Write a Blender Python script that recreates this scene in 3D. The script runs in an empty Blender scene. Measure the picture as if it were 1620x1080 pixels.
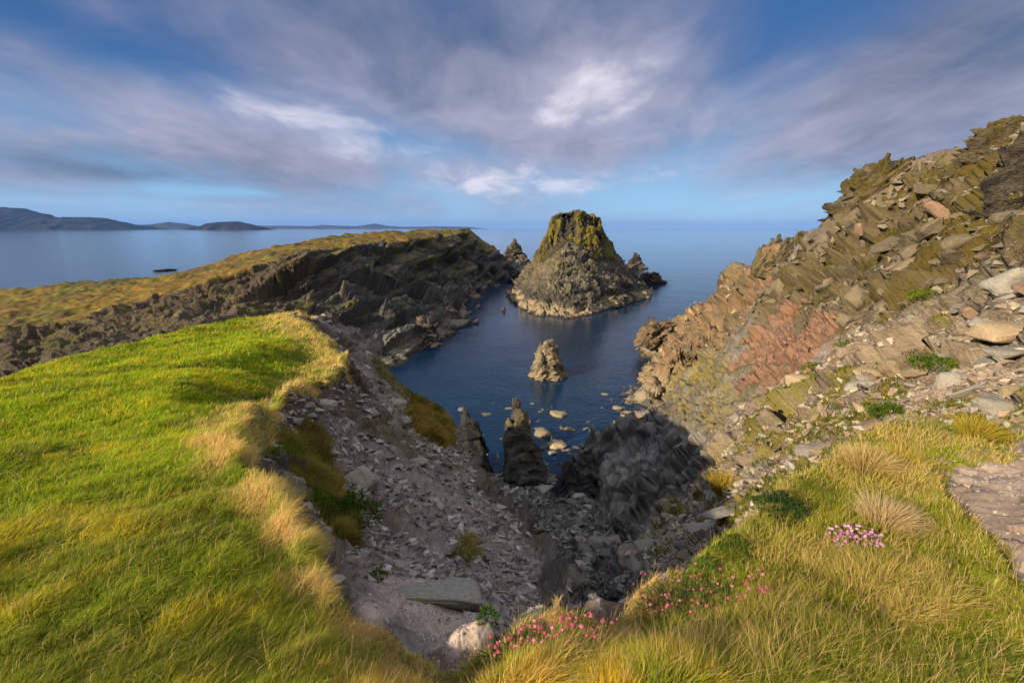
import bpy, bmesh, math, random
import numpy as np
from mathutils import Vector, Matrix, geometry
random.seed(7)
rng = np.random.default_rng(11)
SC = bpy.context.scene
COL = SC.collection
CZ = 26.0                      # eye height above the sea
F = 720.0                      # focal length in pixels of the 1620 px wide photo
PITCH = math.atan(179.0 / F)
CP, SP = math.cos(PITCH), math.sin(PITCH)

# ---------------------------------------------------------------- camera
cam = bpy.data.cameras.new('camera')
camo = bpy.data.objects.new('camera', cam)
COL.objects.link(camo)
cam.sensor_width = 36.0
cam.lens = 16.0
cam.clip_start = 0.05
cam.clip_end = 300000
camo.location = (0, 0, CZ)
camo.rotation_euler = (math.pi / 2 - PITCH, 0, 0)
SC.camera = camo

# ---------------------------------------------------------------- helpers: geometry of the view
def ray(px, py):
    a = (px - 810.0) / F
    b = (540.0 - py) / F
    return np.array([a, CP + SP * b, -SP + CP * b])

def pd(px, py, D):             # point seen at a pixel, D metres below the eye
    d = ray(px, py)
    return np.array([0, 0, CZ]) + d * (D / -d[2])

def pt(px, py, t):             # point seen at a pixel at depth t
    return np.array([0, 0, CZ]) + ray(px, py) * t

def W(x, y, z):
    return np.array([x, y, z], float)

# ---------------------------------------------------------------- numpy noise
def _h(ix, iy, iz, seed):
    with np.errstate(over='ignore'):
        h = (ix.astype(np.uint32) * np.uint32(374761393) + iy.astype(np.uint32) * np.uint32(668265263)
             + iz.astype(np.uint32) * np.uint32(2147483647) + np.uint32(seed) * np.uint32(974711))
        h = (h ^ (h >> np.uint32(13))) * np.uint32(1274126177)
        h = (h ^ (h >> np.uint32(16))) * np.uint32(2246822519)
        h = h ^ (h >> np.uint32(15))
    return h

def _f(h):
    return (h & np.uint32(0xFFFFFF)).astype(np.float32) / np.float32(16777216.0)

def vnoise(P, seed=0):         # value noise, -1..1
    P = np.asarray(P, np.float32)
    I = np.floor(P).astype(np.int64)
    f = (P - I).astype(np.float32)
    f = f * f * f * (f * (f * 6 - 15) + 10)
    out = np.zeros(P.shape[:-1], np.float32)
    for dx in (0, 1):
        wx = f[..., 0] if dx else 1 - f[..., 0]
        for dy in (0, 1):
            wy = f[..., 1] if dy else 1 - f[..., 1]
            for dz in (0, 1):
                wz = f[..., 2] if dz else 1 - f[..., 2]
                out += wx * wy * wz * _f(_h(I[..., 0] + dx, I[..., 1] + dy, I[..., 2] + dz, seed))
    return out * 2 - 1

def fbm(P, octs=4, seed=0, gain=0.5, lac=2.03):
    P = np.asarray(P, np.float32)
    a, s, out = 1.0, 0.0, 0
    for o in range(octs):
        out = out + a * vnoise(P * np.float32(lac ** o) + o * 17.3, seed + o)
        s += a
        a *= gain
    return out / s

def facets(P, seed=0, tilt=1.0):   # blocky, tilted planes: one per jittered cell (broken rock)
    P = np.asarray(P, np.float32)
    I = np.floor(P - 0.5).astype(np.int64)
    best = np.full(P.shape[:-1], 1e9, np.float32)
    sec = np.full(P.shape[:-1], 1e9, np.float32)
    res = np.zeros(P.shape[:-1], np.float32)
    for dx in (0, 1):
        for dy in (0, 1):
            for dz in (0, 1):
                cx, cy, cz = I[..., 0] + dx, I[..., 1] + dy, I[..., 2] + dz
                h = _h(cx, cy, cz, seed)
                h2 = _h(cx, cy, cz, seed + 101)
                j = [((h >> np.uint32(s)) & np.uint32(255)).astype(np.float32) / 255 for s in (0, 8, 16)]
                k = [((h2 >> np.uint32(s)) & np.uint32(255)).astype(np.float32) / 255 for s in (0, 8, 16, 24)]
                vx = P[..., 0] - (cx + 0.5 + (j[0] - 0.5) * 0.85)
                vy = P[..., 1] - (cy + 0.5 + (j[1] - 0.5) * 0.85)
                vz = P[..., 2] - (cz + 0.5 + (j[2] - 0.5) * 0.85)
                d = vx * vx + vy * vy + vz * vz
                val = (k[3] - 0.5) + tilt * (vx * (k[0] - 0.5) + vy * (k[1] - 0.5) + vz * (k[2] - 0.5)) * 2
                m = d < best
                sec = np.where(m, best, np.minimum(sec, d))
                best = np.where(m, d, best)
                res = np.where(m, val, res)
    edge = np.sqrt(sec) - np.sqrt(best)
    return res, edge

def rotm(ax, ay, az):
    return np.array((Matrix.Rotation(az, 3, 'Z') @ Matrix.Rotation(ay, 3, 'Y') @ Matrix.Rotation(ax, 3, 'X')), np.float32)

def sstep(a, b, x):
    t = np.clip((x - a) / (b - a), 0, 1)
    return t * t * (3 - 2 * t)

def mix(a, b, m):
    return a + (np.asarray(b, np.float32) - a) * m[..., None]

# ---------------------------------------------------------------- mesh builders
def link(name, me, mat=None, parent=None):
    o = bpy.data.objects.new(name, me)
    COL.objects.link(o)
    if mat is not None and me is not None and len(me.materials) == 0:
        me.materials.append(mat)
    if parent is not None:
        o.parent = parent
    return o

def tag(o, label=None, cat=None, group=None, kind=None):
    if label: o['label'] = label
    if cat: o['category'] = cat
    if group: o['group'] = group
    if kind or label: o['kind'] = kind or 'thing'
    return o

def mesh_np(name, V, faces, k, smooth=True, col=None, extra=None):
    """V (n,3); faces (m,k) index array"""
    me = bpy.data.meshes.new(name)
    V = np.ascontiguousarray(V, np.float32)
    faces = np.ascontiguousarray(faces, np.int32)
    n, m = len(V), len(faces)
    me.vertices.add(n)
    me.vertices.foreach_set('co', V.ravel())
    me.loops.add(m * k)
    me.loops.foreach_set('vertex_index', faces.ravel())
    me.polygons.add(m)
    me.polygons.foreach_set('loop_start', np.arange(m, dtype=np.int32) * k)
    me.polygons.foreach_set('loop_total', np.full(m, k, np.int32))
    me.polygons.foreach_set('use_smooth', np.full(m, bool(smooth)))
    if col is not None:
        at = me.color_attributes.new('Col', 'FLOAT_COLOR', 'POINT')
        c4 = np.ones((n, 4), np.float32)
        c4[:, :3] = np.clip(col, 0, 1)
        at.data.foreach_set('color', c4.ravel())
    for nm, arr in (extra or {}).items():
        at = me.attributes.new(nm, 'FLOAT', 'POINT')
        at.data.foreach_set('value', np.ascontiguousarray(arr, np.float32))
    me.update()
    me.validate()
    return me

def grid_faces(nt, nr):
    i = np.arange(nt - 1)[:, None] * nr + np.arange(nr - 1)[None, :]
    return np.stack([i, i + nr, i + nr + 1, i + 1], -1).reshape(-1, 4)

# ---------------------------------------------------------------- surveyed surfaces: break lines -> triangulated -> fine polar grid
class Survey:
    def __init__(self, lines, thetas, rmin, rmax, nbase):
        pts, edges = [], []
        for ln in lines:
            first = None
            for p in ln:
                pts.append(p)
                if first is not None:
                    edges.append((len(pts) - 2, len(pts) - 1))
                first = 1
        P = np.array(pts, float)
        th = np.arctan2(P[:, 0], P[:, 1])
        lr = np.log(np.hypot(P[:, 0], P[:, 1]))
        q = [Vector((a, b)) for a, b in zip(th, lr)]
        vs, es, fs, ov, oe, of = geometry.delaunay_2d_cdt(q, edges, [], 0, 1e-6)
        z = np.empty(len(vs))
        for i, o in enumerate(ov):
            if o:
                z[i] = np.mean([P[k, 2] for k in o])
            else:
                d = (th - vs[i].x) ** 2 + (lr - vs[i].y) ** 2
                k = np.argsort(d)[:2]
                w = 1 / (d[k] + 1e-9)
                z[i] = (P[k, 2] * w).sum() / w.sum()
        self.th = np.asarray(thetas)
        self.lr = np.linspace(math.log(rmin), math.log(rmax), nbase)
        Z = np.full((len(self.th), nbase), np.nan)
        for f in fs:
            for tri in ([f[0], f[i], f[i + 1]] for i in range(1, len(f) - 1)):
                (x0, y0), (x1, y1), (x2, y2) = [(vs[t].x, vs[t].y) for t in tri]
                c0, c1 = np.searchsorted(self.th, [min(x0, x1, x2) - 1e-9, max(x0, x1, x2) + 1e-9])
                r0, r1 = np.searchsorted(self.lr, [min(y0, y1, y2) - 1e-9, max(y0, y1, y2) + 1e-9])
                if c1 <= c0 or r1 <= r0:
                    continue
                den = (y1 - y2) * (x0 - x2) + (x2 - x1) * (y0 - y2)
                if abs(den) < 1e-14:
                    continue
                X, Y = np.meshgrid(self.th[c0:c1], self.lr[r0:r1], indexing='ij')
                l0 = ((y1 - y2) * (X - x2) + (x2 - x1) * (Y - y2)) / den
                l1 = ((y2 - y0) * (X - x2) + (x0 - x2) * (Y - y2)) / den
                l2 = 1 - l0 - l1
                m = (l0 > -1e-6) & (l1 > -1e-6) & (l2 > -1e-6)
                sub = Z[c0:c1, r0:r1]
                sub[m] = (l0 * z[tri[0]] + l1 * z[tri[1]] + l2 * z[tri[2]])[m]
        for i in range(len(self.th)):
            b = np.isnan(Z[i])
            if b.all():
                Z[i] = -8
            elif b.any():
                Z[i, b] = np.interp(self.lr[b], self.lr[~b], Z[i, ~b])
        self.Z = Z

    def blur(self, n=1):
        for _ in range(n):
            Z = self.Z
            A = np.pad(Z, 1, mode='edge')
            self.Z = (A[:-2, 1:-1] + A[2:, 1:-1] + A[1:-1, :-2] + A[1:-1, 2:] + 2 * Z) / 6

    def z(self, x, y):
        x, y = np.atleast_1d(x), np.atleast_1d(y)
        th = np.arctan2(x, y)
        lr = np.log(np.maximum(np.hypot(x, y), 1e-6))
        i = np.clip(np.searchsorted(self.th, th) - 1, 0, len(self.th) - 2)
        u = np.clip((th - self.th[i]) / (self.th[i + 1] - self.th[i]), 0, 1)
        v = np.clip((lr - self.lr[0]) / (self.lr[1] - self.lr[0]), 0, len(self.lr) - 1.001)
        j = v.astype(int)
        v = v - j
        Z = self.Z
        return (Z[i, j] * (1 - u) * (1 - v) + Z[i + 1, j] * u * (1 - v) + Z[i, j + 1] * (1 - u) * v + Z[i + 1, j + 1] * u * v)

    def cast(self, px, py, tmin=1.0, tmax=400.0):
        d = ray(px, py)
        t = np.exp(np.linspace(math.log(tmin), math.log(tmax), 3000))
        P = d[None] * t[:, None]
        z = self.z(P[:, 0], P[:, 1])
        b = P[:, 2] + CZ < z
        if not b.any():
            return None
        k = int(np.argmax(b))
        p = P[k] + np.array([0, 0, CZ])
        return p

    def grid(self, nr, wz=1.0):
        nt = len(self.th)
        r = np.exp(self.lr)
        RR = np.empty((nt, nr))
        for i in range(nt):
            z = self.Z[i]
            ds = np.hypot(np.diff(r), wz * np.diff(z)) / (0.5 * (r[1:] + r[:-1]))
            c = np.concatenate([[0], np.cumsum(ds)])
            RR[i] = np.interp(np.linspace(0, c[-1], nr), c, r)
        for _ in range(6):          # even out the sampling between neighbouring bearings
            RR[1:-1] = (RR[:-2] + 2 * RR[1:-1] + RR[2:]) / 4
        V = np.empty((nt, nr, 3), np.float32)
        for i in range(nt):
            V[i, :, 2] = np.interp(np.log(RR[i]), self.lr, self.Z[i])
            V[i, :, 0] = math.sin(self.th[i]) * RR[i]
            V[i, :, 1] = math.cos(self.th[i]) * RR[i]
        return V

def grid_normals(V):
    du = np.gradient(V, axis=0)
    dv = np.gradient(V, axis=1)
    N = np.cross(du, dv)
    N /= np.maximum(np.linalg.norm(N, axis=-1, keepdims=True), 1e-9)
    N[N[..., 2] < 0] *= -1
    return N

def tl(p):                      # plan position -> (bearing, log distance)
    p = np.asarray(p)
    return np.stack([np.arctan2(p[..., 0], p[..., 1]), np.log(np.maximum(np.hypot(p[..., 0], p[..., 1]), 1e-3))], -1)

def sdpoly(Q, poly):            # signed distance (+ inside) to a plan outline, in relative (angle) units
    Q = np.asarray(Q, np.float32)
    poly = np.array(poly, np.float32)
    r = np.exp(Q[..., 1])
    X, Y = np.sin(Q[..., 0]) * r, np.cos(Q[..., 0]) * r
    d2 = np.full(Q.shape[:-1], 1e9, np.float32)
    ins = np.zeros(Q.shape[:-1], bool)
    A = tl(poly).astype(np.float32)
    n = len(poly)
    for i in range(n):
        a, b = A[i], A[(i + 1) % n]
        p, q = poly[i], poly[(i + 1) % n]
        e = b - a
        if abs(e[0]) < 3:
            t = np.clip(((Q[..., 0] - a[0]) * e[0] + (Q[..., 1] - a[1]) * e[1]) / max(float(e @ e), 1e-12), 0, 1)
            d2 = np.minimum(d2, (Q[..., 0] - a[0] - t * e[0]) ** 2 + (Q[..., 1] - a[1] - t * e[1]) ** 2)
        if abs(q[1] - p[1]) > 1e-9:
            c = (p[1] <= Y) != (q[1] <= Y)
            ins ^= c & (X < p[0] + (Y - p[1]) * (q[0] - p[0]) / (q[1] - p[1]))
    d = np.sqrt(d2)
    return np.where(ins, d, -d)
# ================================================================ NEAR GROUND: grass brow, scree bowl, cove floor, right hillside
P_ = pd
EDGE = [P_(462, 499, 4.8), P_(472, 512, 4.75), P_(500, 528, 4.8), P_(545, 560, 4.9), P_(535, 580, 4.7), P_(490, 604, 4.1), P_(440, 622, 3.6),
        P_(402, 650, 3.2), P_(380, 700, 2.85), P_(393, 745, 2.55), P_(440, 790, 2.3), P_(488, 850, 2.1), P_(500, 900, 2.0),
        P_(552, 946, 1.95), P_(600, 958, 1.92), P_(648, 985, 1.9), P_(695, 1014, 1.85), P_(737, 1002, 1.83), P_(781, 976, 1.83),
        P_(810, 958, 1.83), P_(838, 936, 1.85), P_(885, 922, 1.85), P_(926, 930, 1.85), P_(952, 947, 1.83), P_(985, 938, 1.85),
        P_(1004, 905, 1.9), P_(1040, 890, 1.9), P_(1099, 868, 1.92), P_(1121, 848, 1.95), P_(1151, 835, 1.98), P_(1190, 812, 2.05),
        P_(1250, 772, 2.1), P_(1301, 738, 2.2), P_(1346, 700, 2.3), P_(1390, 674, 2.35)]
EDGE_R = [P_(1390, 674, 2.35), P_(1440, 672, 2.35), P_(1501, 680, 2.3), P_(1575, 690, 2.2), P_(1572, 718, 2.12), P_(1470, 722, 2.15), P_(1488, 770, 2.03),
          P_(1530, 812, 1.94), P_(1592, 878, 1.82), W(2.35, 1.5, CZ - 1.72)]
BELOW = [P_(474, 506, 5.2), P_(515, 538, 5.8), P_(556, 574, 5.9), P_(505, 618, 5.0), P_(455, 640, 4.35), P_(425, 665, 4.0), P_(415, 720, 3.6), P_(435, 772, 3.3), P_(505, 800, 3.4),
         P_(560, 860, 3.2), P_(520, 905, 2.85), P_(600, 945, 2.95), P_(650, 975, 2.95), P_(695, 1006, 2.9), P_(770, 985, 2.95)]
NEAR = [
    EDGE, EDGE_R, BELOW,
    # grass brow: its skyline against the far headland
    [P_(0, 600, 4.5), P_(100, 570, 4.5), P_(200, 545, 4.5), P_(330, 512, 4.6), P_(400, 503, 4.75), P_(462, 499, 4.8)],
    [P_(0, 800, 2.35)], [P_(0, 940, 1.9)], [P_(0, 700, 3.1)], [P_(230, 800, 2.15)], [P_(230, 650, 3.15)], [P_(330, 570, 3.9)], [P_(420, 545, 4.3)],
    [P_(200, 940, 1.85)], [P_(350, 850, 2.0)], [P_(300, 720, 2.55)],
    [P_(0, 1080, 1.65)], [P_(400, 1080, 1.6)], [P_(810, 1080, 1.58)], [P_(1200, 1080, 1.6)], [P_(1620, 1080, 1.68)], [P_(1000, 1000, 1.68)],
    [P_(1300, 900, 1.75)], [P_(1450, 800, 1.92)], [P_(1400, 740, 2.1)], [P_(1620, 960, 1.74)],
    # behind the brow, down to the far inlet
    [W(-20, 11, 18.5), W(-21.5, 17, 17.0), W(-20.5, 24, 15.5), W(-16.5, 30, 14.0), W(-13, 34, 12)], [W(-32, 12, 12), W(-30, 24, 6), W(-24, 34, 3), W(-15, 42, -1)],
    [W(-45, 22, 0), W(-38, 36, -4), W(-22, 48, -6), W(-10, 54, -6)], [W(-14, 5, 22.3)], [W(-25, 3, 19)], [W(-7, -3, 24.0)], [W(-60, 5, 5)],
    # scree: headland skyline, hummock, outer rim
    [P_(474, 502, 5.0), P_(515, 505, 5.6), P_(565, 525, 6.6), P_(602, 565, 8.5), P_(628, 600, 10), P_(655, 632, 11.5)],
    [P_(655, 632, 11.5), P_(690, 648, 12.2), P_(716, 672, 13.0), P_(716, 712, 12.8), P_(742, 735, 13.0), P_(770, 762, 12), P_(802, 795, 10.5),
     P_(832, 832, 9), P_(862, 878, 7.5), P_(888, 920, 6.0), P_(890, 940, 4.7)],
    [P_(648, 650, 11.3), P_(645, 690, 10.3), P_(690, 718, 11.6)], [P_(680, 675, 11.6)],
    [P_(560, 640, 6.8)], [P_(540, 580, 6.9)], [P_(600, 620, 8.6)], [P_(520, 700, 4.9)], [P_(600, 760, 6)], [P_(640, 720, 8.0)], [P_(700, 760, 8.6)],
    [P_(700, 860, 5.5)], [P_(620, 850, 4.6)], [P_(780, 890, 5.1)], [P_(740, 912, 3.9)], [P_(800, 955, 3.5)], [P_(640, 900, 3.5)], [P_(560, 900, 3.1)], [P_(770, 820, 7.6)], [P_(590, 700, 6.2)],
    # hidden foot of the scree rim and of the headland
    [W(-9.5, 34, 11.5), W(-6.5, 36.5, 8)], [W(-11, 40, 2), W(-6, 42, 1), W(-3.6, 42, 0.8)], [W(-3.4, 34, 5.0), W(-1.4, 28, 4.6), W(0.3, 22, 5.4), W(1.0, 18, 6.4), W(1.75, 12.5, 8.2), W(1.95, 9.4, 10.2), W(1.85, 7.0, 13.5), W(1.7, 5.6, 16.5)],
    [W(0.35, 3.1, CZ - 3.6)], [W(1.0, 3.5, CZ - 4.2)], [W(1.5, 4.6, CZ - 7)], [W(2.0, 6.0, CZ - 10.0)],
    # cove floor
    [P_(775, 752, 25.9), P_(800, 765, 25.7), P_(850, 772, 25.6), P_(895, 765, 25.8), P_(935, 755, 26.1)],
    [P_(800, 785, 24.2), P_(850, 790, 24.2), P_(905, 790, 24.3), P_(938, 790, 24.2)],
    [P_(850, 835, 21.4), P_(900, 830, 22.0), P_(950, 830, 21.8)], [P_(878, 875, 19.6), P_(920, 880, 19.6), P_(975, 868, 19.5)],
    [P_(900, 912, 17.8), P_(950, 900, 17.6)], [P_(930, 925, 15), P_(965, 922, 15)], [P_(955, 940, 10.5)],
    # right bank: rubble under the thrift, dark slab
    [P_(992, 925, 8.0), P_(1010, 897, 8.4), P_(1050, 880, 7.2), P_(1098, 872, 5.2)],
    [P_(990, 870, 17.2), P_(1020, 850, 13.8), P_(1060, 815, 12.6), P_(1100, 765, 11.8), P_(1135, 705, 11.4), P_(1105, 680, 12.6), P_(1065, 665, 14.2), P_(1030, 655, 15.8), P_(985, 668, 18.0), P_(938, 676, 20.8)],
    [P_(985, 866, 19.2), P_(962, 835, 21.2), P_(948, 800, 23.2), P_(940, 760, 25.4), P_(932, 730, 26.2), P_(928, 700, 26.4)],
    [P_(1040, 760, 15.0)], [P_(1000, 800, 17.8)], [P_(1000, 720, 19.0)],
    [P_(1100, 840, 6.4)], [P_(1150, 820, 4.6)], [P_(1140, 770, 8.0)], [P_(1080, 840, 8.2)], [P_(1200, 770, 4.6)], [P_(1250, 720, 4.6)], [P_(1300, 680, 4.2)], [P_(1200, 700, 7.0)],
    # behind the dark slab and the cape
    [W(12.5, 42, 5.0)], [W(15.5, 45, 4.0)],
    [P_(1165, 640, 10.6), P_(1185, 585, 10.2), P_(1215, 525, 9.6), P_(1260, 505, 8.2), P_(1310, 520, 6.6)],
    [P_(1165, 650, 10.4), P_(1225, 620, 8.4), P_(1285, 580, 6.6), P_(1330, 540, 5.6)],
    [P_(1230, 560, 8.8)], [P_(1100, 610, 16.2)], [P_(1120, 650, 13.2)], [P_(1150, 560, 14.5)], [P_(1060, 640, 17.5)],
    # shore of the cape
    [P_(1034, 656, 26.2), P_(1040, 640, 26.2), P_(1052, 622, 26.1), P_(1020, 604, 26.1), P_(1016, 597, 26.1), P_(1030, 585, 26.1), P_(1030, 570, 26.1), P_(1012, 552, 26.1), P_(1013, 545, 26.1)],
    [P_(1040, 610, 23.6)], [P_(1045, 600, 22.6)], [P_(1038, 575, 23.8)], [P_(1028, 553, 24.8)], [P_(1060, 565, 20.2)], [P_(1100, 525, 17.2)], [P_(1075, 620, 18.8)],
    # skyline of the right hill, far to near
    [pt(1016, 530, 103), pt(1020, 522, 102), pt(1064, 506, 96), pt(1082, 491, 93), pt(1123, 474, 88), pt(1151, 461, 84), pt(1166, 442, 81), pt(1200, 418, 74), pt(1232, 388, 67), pt(1262, 380, 63),
     pt(1286, 366, 57), pt(1318, 344, 53), pt(1342, 324, 50), pt(1356, 290, 48), pt(1370, 272, 47), pt(1400, 276, 45), pt(1428, 264, 44), pt(1449, 259, 43), pt(1514, 237, 38), pt(1551, 227, 34),
     pt(1595, 202, 30), pt(1640, 205, 27), pt(1720, 150, 22)],
    [pt(1230, 460, 63)], [pt(1300, 450, 42)], [pt(1400, 430, 27)], [pt(1340, 400, 43)], [pt(1400, 350, 38)], [pt(1500, 400, 21)], [pt(1500, 310, 30)], [pt(1600, 300, 22)], [pt(1620, 390, 15.5)], [pt(1160, 510, 72)], [pt(1300, 500, 35)], [pt(1380, 500, 21)],
    # near right: stony ground and path
    [P_(1400, 640, 3.1)], [P_(1500, 640, 2.55)], [P_(1500, 560, 3.0)], [P_(1600, 640, 2.15)], [P_(1600, 560, 2.2)], [pt(1620, 460, 9.5)], [P_(1400, 560, 4.0)], [P_(1330, 600, 5.2)], [pt(1530, 470, 13)], [P_(1450, 500, 3.2)],
    [P_(1610, 770, 1.95)], [P_(1560, 750, 2.08)], [pt(1680, 520, 7.0)], [pt(1700, 430, 8.5)],
    # outside the frame and beyond the skyline
    [W(8, 5, 25.3)], [W(14, 7, 29)], [W(22, 8, 32)], [W(5, 0, 24.6)], [W(12, -4, 27)], [W(30, 10, 33)], [W(40, 36, 30)], [W(55, 30, 28)], [W(44, 55, 24)], [W(52, 70, 15)], [W(50, 88, 6), W(48, 100, 0)], [W(40, 112, -5)], [W(33, 108, -5)],
    [W(70, 60, 10)], [W(90, 90, -6)], [W(80, 30, 20)],
    # sea bed
    [P_(700, 690, 26.9), P_(760, 660, 27.2), P_(860, 660, 26.95), P_(960, 650, 27.2), P_(1020, 650, 26.8)], [P_(860, 700, 26.6)], [P_(770, 740, 26.3)], [P_(900, 740, 26.3)],
    [P_(690, 620, 28.5), P_(860, 612, 28.6), P_(1000, 610, 28.2)], [P_(760, 560, 31), P_(950, 560, 31)], [P_(660, 600, 30)], [W(10, 110, -9)], [W(-20, 100, -9)],
    [W(0, 0.3, CZ - 1.6)],
]
for k in range(-180, 181, 20):
    a = math.radians(min(max(k, -179.9), 179.9))
    s_, c_ = math.sin(a), math.cos(a)
    back = abs(k) > 95
    NEAR.append([W(.28 * s_, .28 * c_, CZ - 1.6)])
    zz = 22 if (back and k < 0) else (30 if back or k > 75 else (-2 if k < -70 else -9))
    NEAR.append([W(150 * s_, 150 * c_, zz)])
    if abs(k) > 70:
        NEAR.append([W(6 * s_, 6 * c_, 24.3 if k < 0 else 25.3)])
        NEAR.append([W(1.5 * s_, 1.5 * c_, CZ - 1.6)])
        NEAR.append([W(30 * s_, 30 * c_, (19 if k < 0 else 32) if back else (14 if k < 0 else 33))])

thetas = np.radians(np.concatenate([np.linspace(-180, -57, 50), np.linspace(-56, 56, 1180), np.linspace(57, 180, 50)]))
SN = Survey(NEAR, thetas, 0.3, 140.0, 1800)
SN.blur(3)
VN = SN.grid(1150)
PL0 = VN.copy()
NT, NR = VN.shape[:2]
NN = grid_normals(VN)
QN = tl(PL0)
RAD = np.hypot(PL0[..., 0], PL0[..., 1])

def cast(px, py, S=SN, **k):
    return S.cast(px, py, **k)

def poly_px(pts, S=SN):
    return [p for p in (S.cast(x, y) for x, y in pts) if p is not None]

GRASS = EDGE + EDGE_R[1:] + [W(2.6, 0, 24.3), W(4, -6, 24.3), W(-40, -6, 22), W(-60, 10, 10), W(-21.5, 17, 17), W(-20.5, 24, 15.5), W(-16, 29, 14), W(-13, 28.5, 18)]
jit = 0.03 * fbm(np.concatenate([QN * 14, 0 * QN[..., :1]], -1), 3, 5)
sdG = sdpoly(QN, GRASS) + jit * 0.7
mG = sstep(-0.004, 0.012, sdG)                        # turf

def zone(pts, soft=0.02, rough=0.05, plan=None):
    return sstep(-soft, soft, sdpoly(QN, plan if plan is not None else poly_px(pts)) + jit / 0.03 * rough)

HUMMOCK_PX = [(642, 640), (690, 645), (716, 672), (714, 705), (700, 716), (680, 700), (655, 690), (643, 665)]
mHum = zone(HUMMOCK_PX, .02, .015)
mBowlG = np.maximum(zone([(430, 690), (480, 672), (512, 690), (520, 740), (545, 790), (572, 850), (540, 858), (505, 800), (460, 760)], .02, .03),
                    0.8 * zone([(585, 588), (640, 610), (650, 640), (600, 605)], .02, .03))
mLedge = zone([(700, 840), (745, 850), (760, 900), (720, 890)], .02, .06) * 0.8
mPath = zone([(1490, 722), (1575, 712), (1640, 690), (1700, 760), (1700, 900), (1592, 878), (1530, 812), (1488, 768), (1470, 724)], .02, .02)
mSoil = zone([(1440, 620), (1520, 590), (1600, 600), (1560, 660), (1500, 676), (1430, 664)], .03, .04)
mSand = zone([(560, 948), (600, 900), (680, 905), (770, 940), (770, 985), (700, 1008), (640, 975)], .03, .03)
mBare = zone([(430, 640), (500, 615), (560, 640), (500, 670), (420, 700)], .02, .03)
mPaleScree = zone([(650, 730), (740, 740), (800, 800), (840, 850), (780, 850), (700, 790)], .03, .06)
mDark = sstep(-.01, .01, sdpoly(QN, [P_(990, 872, 17.2), P_(1020, 852, 13.8), P_(1060, 817, 12.6), P_(1100, 767, 11.8), P_(1138, 705, 11.4), P_(1105, 678, 12.6), P_(1065, 662, 14.2),
        P_(1030, 650, 15.8), P_(985, 664, 18.0), P_(935, 674, 20.8), P_(924, 700, 26.4), P_(928, 735, 26.3), P_(944, 800, 23.2), P_(980, 868, 19.4)]) + jit * .2)
mRim = zone([(735, 735), (770, 755), (805, 785), (840, 815), (868, 850), (893, 915), (884, 926), (846, 880), (812, 830), (775, 790), (745, 765)], .012, .02)
mPink = zone([(1160, 640), (1160, 590), (1190, 540), (1215, 520), (1250, 512), (1310, 505), (1325, 530), (1290, 575), (1230, 610)], .008, .07)
mLichen = zone([(1035, 650), (1060, 600), (1120, 560), (1165, 560), (1165, 640), (1150, 690), (1130, 698)], .02, .03)
mCape = zone([(1010, 600), (1012, 545), (1070, 500), (1150, 455), (1240, 372), (1265, 385), (1230, 450), (1170, 520), (1130, 560), (1060, 605), (1040, 650)], .02, .03)
mHill = sstep(-.03, .05, sdpoly(QN, poly_px([(1170, 560), (1210, 470), (1280, 375), (1330, 350)]) + [pt(1356, 290, 48), pt(1400, 276, 45), pt(1514, 237, 38), pt(1595, 202, 30), W(34, 26, 33), W(34, 14, 33), pt(1700, 440, 9)]
              + poly_px([(1600, 470), (1500, 470), (1400, 510), (1330, 540), (1300, 510), (1220, 515)])) + jit)
mBeach = sstep(-.02, .02, sdpoly(QN, [W(-4, 44, 0), W(1.4, 20, 6), W(2.2, 9, 10), W(2.4, 6, 16), P_(990, 905, 11), P_(985, 866, 19.2), P_(940, 760, 25.4), W(9, 50, 0), W(-3, 50, 0)]))
mRight = sstep(-.02, .02, sdpoly(QN, poly_px([(1000, 890), (1050, 840), (1140, 710), (1170, 640), (1290, 580), (1340, 530), (1450, 490), (1610, 470)]) + [W(12, 9, 27), W(8, 3, 25), P_(1580, 690, 2.2), P_(1390, 674, 2.35), P_(1250, 772, 2.1), P_(1100, 868, 1.92)]))

# ---- shape: broken rock, rubble, tussocky turf
rock = np.clip(1 - mG - .8 * mHum - .7 * mBowlG - .75 * mPath - .6 * mSoil - .6 * mSand, 0, 1)
Rr = rotm(.5, -.6, .4)
lam = np.clip(RAD * 0.03, 0.10, 0.9)                   # block size the distance lets one see
def at_scale(P, s, seed, stretch=(1, 1, 2.4), R=Rr):
    return facets((P @ R.T) * np.array(stretch, np.float32) / s, seed)
H = np.zeros((NT, NR), np.float32)
f1, e1 = at_scale(VN, 0.35, 3)
f2, e2 = at_scale(VN, 1.1, 4)
f3, e3 = at_scale(VN, 3.6, 5, (1, 1, 1.8))
near = 1 - sstep(6, 16, RAD)
far = sstep(7, 22, RAD)
lft = 1 - .72 * (1 - sstep(-1, 2, VN[..., 0])) * (1 - mBeach)
l2 = .5 + .5 * lft
H += rock * (1 - .75 * mDark) * (l2 * f1 * .13 * (.45 + .55 * (1 - far)) + l2 * f2 * (.05 + .30 * far) + lft * f3 * (.75 * far) * (1 - .6 * mBeach))
H += rock * (1 - lft) * (fbm(VN * np.array([.5, .5, .5], np.float32), 4, 36) * .45 - .22 * np.abs(fbm(VN @ rotm(0, 0, .5).T * np.array([1.1, .22, .3], np.float32), 3, 37)))
Rs = rotm(.15, .95, .2)                                # the dark slab: steep thin beds
fs, es_ = facets((VN @ Rs.T) * np.array([.42, .26, 1.0], np.float32), 9)
fs2, es2_ = facets((VN @ Rs.T) * np.array([1.3, .7, 2.8], np.float32), 13)
bedd = fbm((VN @ Rs.T) * np.array([.35, .35, 6], np.float32), 4, 10)
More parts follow.
